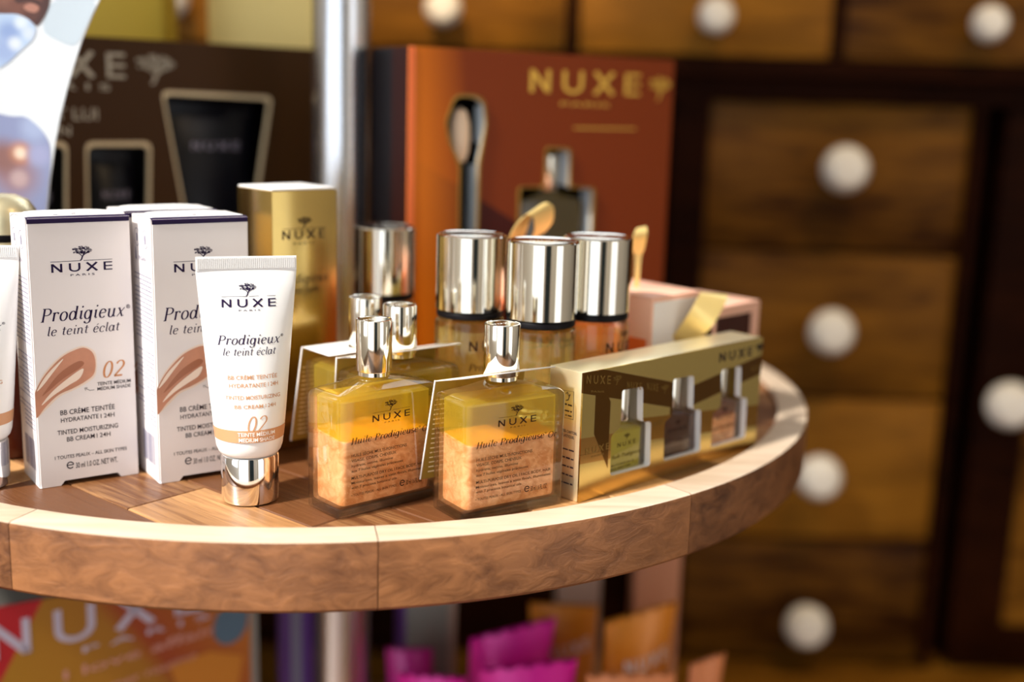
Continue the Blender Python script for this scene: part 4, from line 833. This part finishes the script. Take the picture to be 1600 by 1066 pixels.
# gold dome-capped bottle at far left
t = thing('dome_cap_bottle', 'dark amber bottle with a gold domed cap at far left', 'bottle', (-.2775, .632, 0), 0)
link('glass_body', lathe_me([(.016, 0), (.0172, .001), (.0172, .092), (.013, .098), (.010, .0995)], 40), M['darkred'], t)
link('dome_cap', lathe_me([(.0170, .0998), (.0176, .1002), (.0176, .130), (.0165, .1365), (.0130, .1415), (.007, .1442), (0, .145)], 48), M['gold_pale'], t)
link('cap_band', lathe_me([(.0177, .120), (.0179, .1205), (.0179, .1235), (.0177, .124)], 48), M['black'], t)

# ------------------------------------------------------------------ goods on the lower tier
ZT = -.42
pt = (-.187, .8); PWd, PA = .30, .55; pcn = (pt[0]-PWd/2*math.cos(PA)-.02*math.sin(PA), pt[1]-PWd/2*math.sin(PA)+.02*math.cos(PA), ZT)
t = thing('display_board', 'red and orange display carton with big white letters under the table', 'gift box', pcn, PA)
bx('carton_body', M['greyboard'], t, -PWd/2, PWd/2+.006, -.0185, .02, 0, .286); bx('front_panel', M['posterf'], t, -PWd/2, PWd/2, -.020, -.0186, 0, .2872)
fpz = lambda s, z: (s+PWd/2, -.02-EPS*3, z-ZT)
P = Print(fpz); P.put(nuxe(), -176, -169.5, -34, 25, -162.5); P.put(sans('P A R I S'), -118, -176.5, -30, 4, -170); P.build('brand_print', pm('lilac_white_ink', (.62, .55, .66), .45), t)
P = Print(fpz); P.put(sans('I love affair'), -131, -194, -24, 7, -182).put(sans('summer routine'), -121, -212, -40, 6, -199); P.build('script_print', pm('pink_ink', (.70, .33, .26), .45), t)
P = Print(fpz); P.poly([(-27.7, -177), (-27, -186), (-22, -192.5), (-15, -194), (-8, -191), (-3, -184), (-1, -172), (-6, -164), (-16, -162), (-24, -168)]); P.build('blue_disc', pm('steel_blue_ink', (.09, .16, .22), .45), t)
P = Print(fpz)
P.poly([(-60, -200), (-30, -196), (-6, -205), (-10, -228), (-50, -232)]); P.build('orange_field', pm('bright_orange_ink', (.62, .22, .02), .45), t)
bx('violet_carton', M['violet'], None, 0, .001, 0, .001, 0, .001) if False else None
t = thing('grey_carton', 'tall grey carton with violet side under the table', 'carton', (-.064, .905, ZT), .25); bx('carton_body', M['greyboard'], t, -.020, .016, -.015, .015, 0, .32, bev=.0008); bx('violet_edge', M['violet'], t, -.0245, -.0203, -.015, .015, 0, .32); bx('pale_edge', M['beige'], t, .0163, .0215, -.015, .015, 0, .32); bx('lid', M['greyboard'], t, -.0245, .0215, -.0155, .0155, .3205, .324)
t = thing('beige_carton', 'dusty beige carton behind the orange pouches', 'carton', (.064, .965, ZT), .1); bx('carton_body', M['beige'], t, -.0190, .0190, -.012, .012, 0, .29, bev=.0008); bx('lid', M['beige'], t, -.0192, .0192, -.0122, .0122, .2905, .295)
t = thing('salmon_carton', 'tall salmon carton behind the right orange pouch', 'carton', (.129, .945, ZT), .1); bx('carton_body', M['salmon'], t, -.0195, .0195, -.012, .012, 0, .33, bev=.0008); bx('lid', M['salmon'], t, -.0197, .0197, -.0122, .0122, .3305, .335)
t = thing('violet_carton', 'dark violet carton between the red display and the pole', 'carton', (-.168, .872, ZT), .3); bx('carton_body', M['violet'], t, -.013, .013, -.012, .012, 0, .30, bev=.0008); bx('front_label', M['grey_ink'], t, -.004, .004, -.0125, -.0121, .10, .26)
def pouch(label, x, y, a, w_, h, mat, tilt=0.0, dep=.020):
    t = thing('foil_pouch', label, 'pouch', (x, y, ZT), a, 'foil pouches under the table'); rings = []
    hw_ = w_/2; N = 10
    for j in range(N+1):
        v = j/N; d = dep*(math.sin(PI*min(1, v*.94+.06))**.6)*(1 if v < .93 else .0) + .0006; ww = hw_*(1-.10*math.sin(PI*v)); zz = h*v; sh = tilt*v*h
        sl = lambda xx: tilt*3.0*xx*v
        rings.append([(sh+ww*(-1+2*i/10), -d*(1-(abs(-1+2*i/10))**2.2)-.0006, zz + sl(ww*(-1+2*i/10)) + (.0016*(-1)**i*(v > .95))) for i in range(11)] + [(sh+ww*(1-2*i/10), d*(1-(abs(1-2*i/10))**2.2)+.0006, zz + sl(ww*(1-2*i/10)) + (.0016*(-1)**i*(v > .95))) for i in range(11)])
    link('pouch_body', loft_me(rings, 60), mat, t)
    def f(s, z): v = z/h; k = (s-tilt*z)/hw_; d = dep*(math.sin(PI*min(1, v*.94+.06))**.6) + .0006; return (s, -d*max(0, 1-abs(k)**2.2)-.0016, z)
    P = Print(f); P.put(nuxe(), (-.25*w_+tilt*h*.8)*1000, h*820, (.36*w_+tilt*h*.8)*1000, h*42, h*850); P.build('brand_print', M['white_ink'], t)
    P = Print(f); P.rect((-.3*w_+tilt*h*.6)*1000, h*600, (.3*w_+tilt*h*.6)*1000, h*690); P.build('label_patch', M['grey_ink'], t); return t
pouch('magenta foil pouch slanting under the table middle', -.008, .835, .18, .066, .222, M['magenta'], .07); pouch('deep magenta pouch at left of the pink group, by the grey carton', -.066, .833, .2, .036, .206, M['magenta_d'], -.03)
pouch('bright pink pouch in front at the right of the pink group', .012, .775, .12, .070, .224, M['magenta'], .03, .016); pouch('bright pink pouch in front at the left of the pink group', -.050, .765, -.1, .048, .219, M['magenta'], .0, .014)
pouch('orange foil pouch behind, left of the orange group', .0525, .885, .1, .056, .222, M['orangef'], -.02); pouch('orange foil pouch at the right of the orange group', .094, .832, .35, .060, .240, M['orangef'], .05)
pouch('salmon pouch lowest in front of the orange group', .092, .770, .1, .064, .222, M['orangef2'], .0, .014); pouch('copper pouch tip leaning right, alone at the right', .136, .80, .3, .028, .218, M['orangef2'], .08, .010)

# ------------------------------------------------------------------ apothecary cabinet
YF = 1.32
cab = thing('apothecary_cabinet', 'dark wooden apothecary cabinet with rows of white-knobbed drawers', 'cabinet', (.2, YF, -Z0))
OX = .2
def cb(name, mat, x0, x1, y0, y1, z0, z1, bev=.0, parent=cab): 
    """a board of the cabinet; x in world metres, y back from the drawer fronts, z from the table top"""
    cx, cz = (x0+x1)/2, (z0+z1)/2; o = bx(name, mat, parent, x0-cx, x1-cx, y0, y1, z0-cz, z1-cz, bev=bev); o.location = (cx-OX, 0, cz+Z0); return o
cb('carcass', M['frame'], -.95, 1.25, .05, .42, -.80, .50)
def knob(drw, r):
    me = ME.get(('k', r)) 
    if me is None:
        me = lathe_me([(r*.45, 0), (r*.42, r*.25), (r*.5, r*.45), (r*.85, r*.75), (r, r*1.2), (r*.93, r*1.6), (r*.65, r*1.92), (0, r*2.05)], 36); ME[('k', r)] = me
    o = link('knob', me, M['knob'], drw); o.rotation_euler = (PI/2, 0, 0); return o
def drawer(x0, x1, z0, z1, kx_, kz_, r, y=0.0):
    o = cb('drawer', M['cab'], x0, x1, y, y+.05, z0, z1, bev=.002); k = knob(o, r); k.location = (kx_-(x0+x1)/2, y-.0003, kz_-(z0+z1)/2)
rows = [(.0470, .2095, .1395), (-.1240, .0415, -.0427), (-.3000, -.1295, -.214), (-.4570, -.3055, -.3986)]
for x0 in (-.4530, -.1195, .2140):
    x1 = x0+.2910; kk = x0+.1455
    if x0 > 0:
        for z0, z1, kz_ in rows: drawer(x0, x1, z0, z1, kk, kz_, .0262, .006)
    else:
        for z0, z1, kz_ in rows: cb('shelf', M['frame'], x0, x1, .01, .0498, z0-.004, z0)
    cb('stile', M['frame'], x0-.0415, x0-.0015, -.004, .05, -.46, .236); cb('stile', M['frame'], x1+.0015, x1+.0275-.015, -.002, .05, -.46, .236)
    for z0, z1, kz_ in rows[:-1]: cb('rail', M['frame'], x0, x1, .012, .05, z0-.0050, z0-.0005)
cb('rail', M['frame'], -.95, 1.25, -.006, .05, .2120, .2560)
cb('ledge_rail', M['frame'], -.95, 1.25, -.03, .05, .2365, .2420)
for k in range(-2, 4):
    x0 = .0640+k*.2900; drawer(x0, x0+.2740, .2575, .345, .2075+k*.2915 if k != 1 else .4996, .2975, .0198, -.004); cb('upper_stile', M['frame'], x0-.0145, x0-.0015, -.004, .05, .2575, .50)
    drawer(x0, x0+.2740, .352, .44, x0+.137, .395, .0198, -.004)
cb('rail', M['frame'], -.95, 1.25, .0, .05, .4405, .50)
cb('cornice', M['frame'], -.97, 1.27, -.02, .42, .5002, .53, bev=.004)
# right-hand door with its knob
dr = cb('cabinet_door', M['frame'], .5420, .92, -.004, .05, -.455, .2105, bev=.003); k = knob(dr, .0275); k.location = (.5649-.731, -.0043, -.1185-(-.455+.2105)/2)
cb('door_panel', M['cab'], .60, .86, -.0065, -.0042, -.40, .16, bev=.001)
cb('base_ledge', M['cab'], -.95, 1.25, -.10, .05, -.495, -.4625, bev=.003)
cb('base_cupboard', M['frame'], -.95, 1.25, -.02, .05, -.80, -.4955)
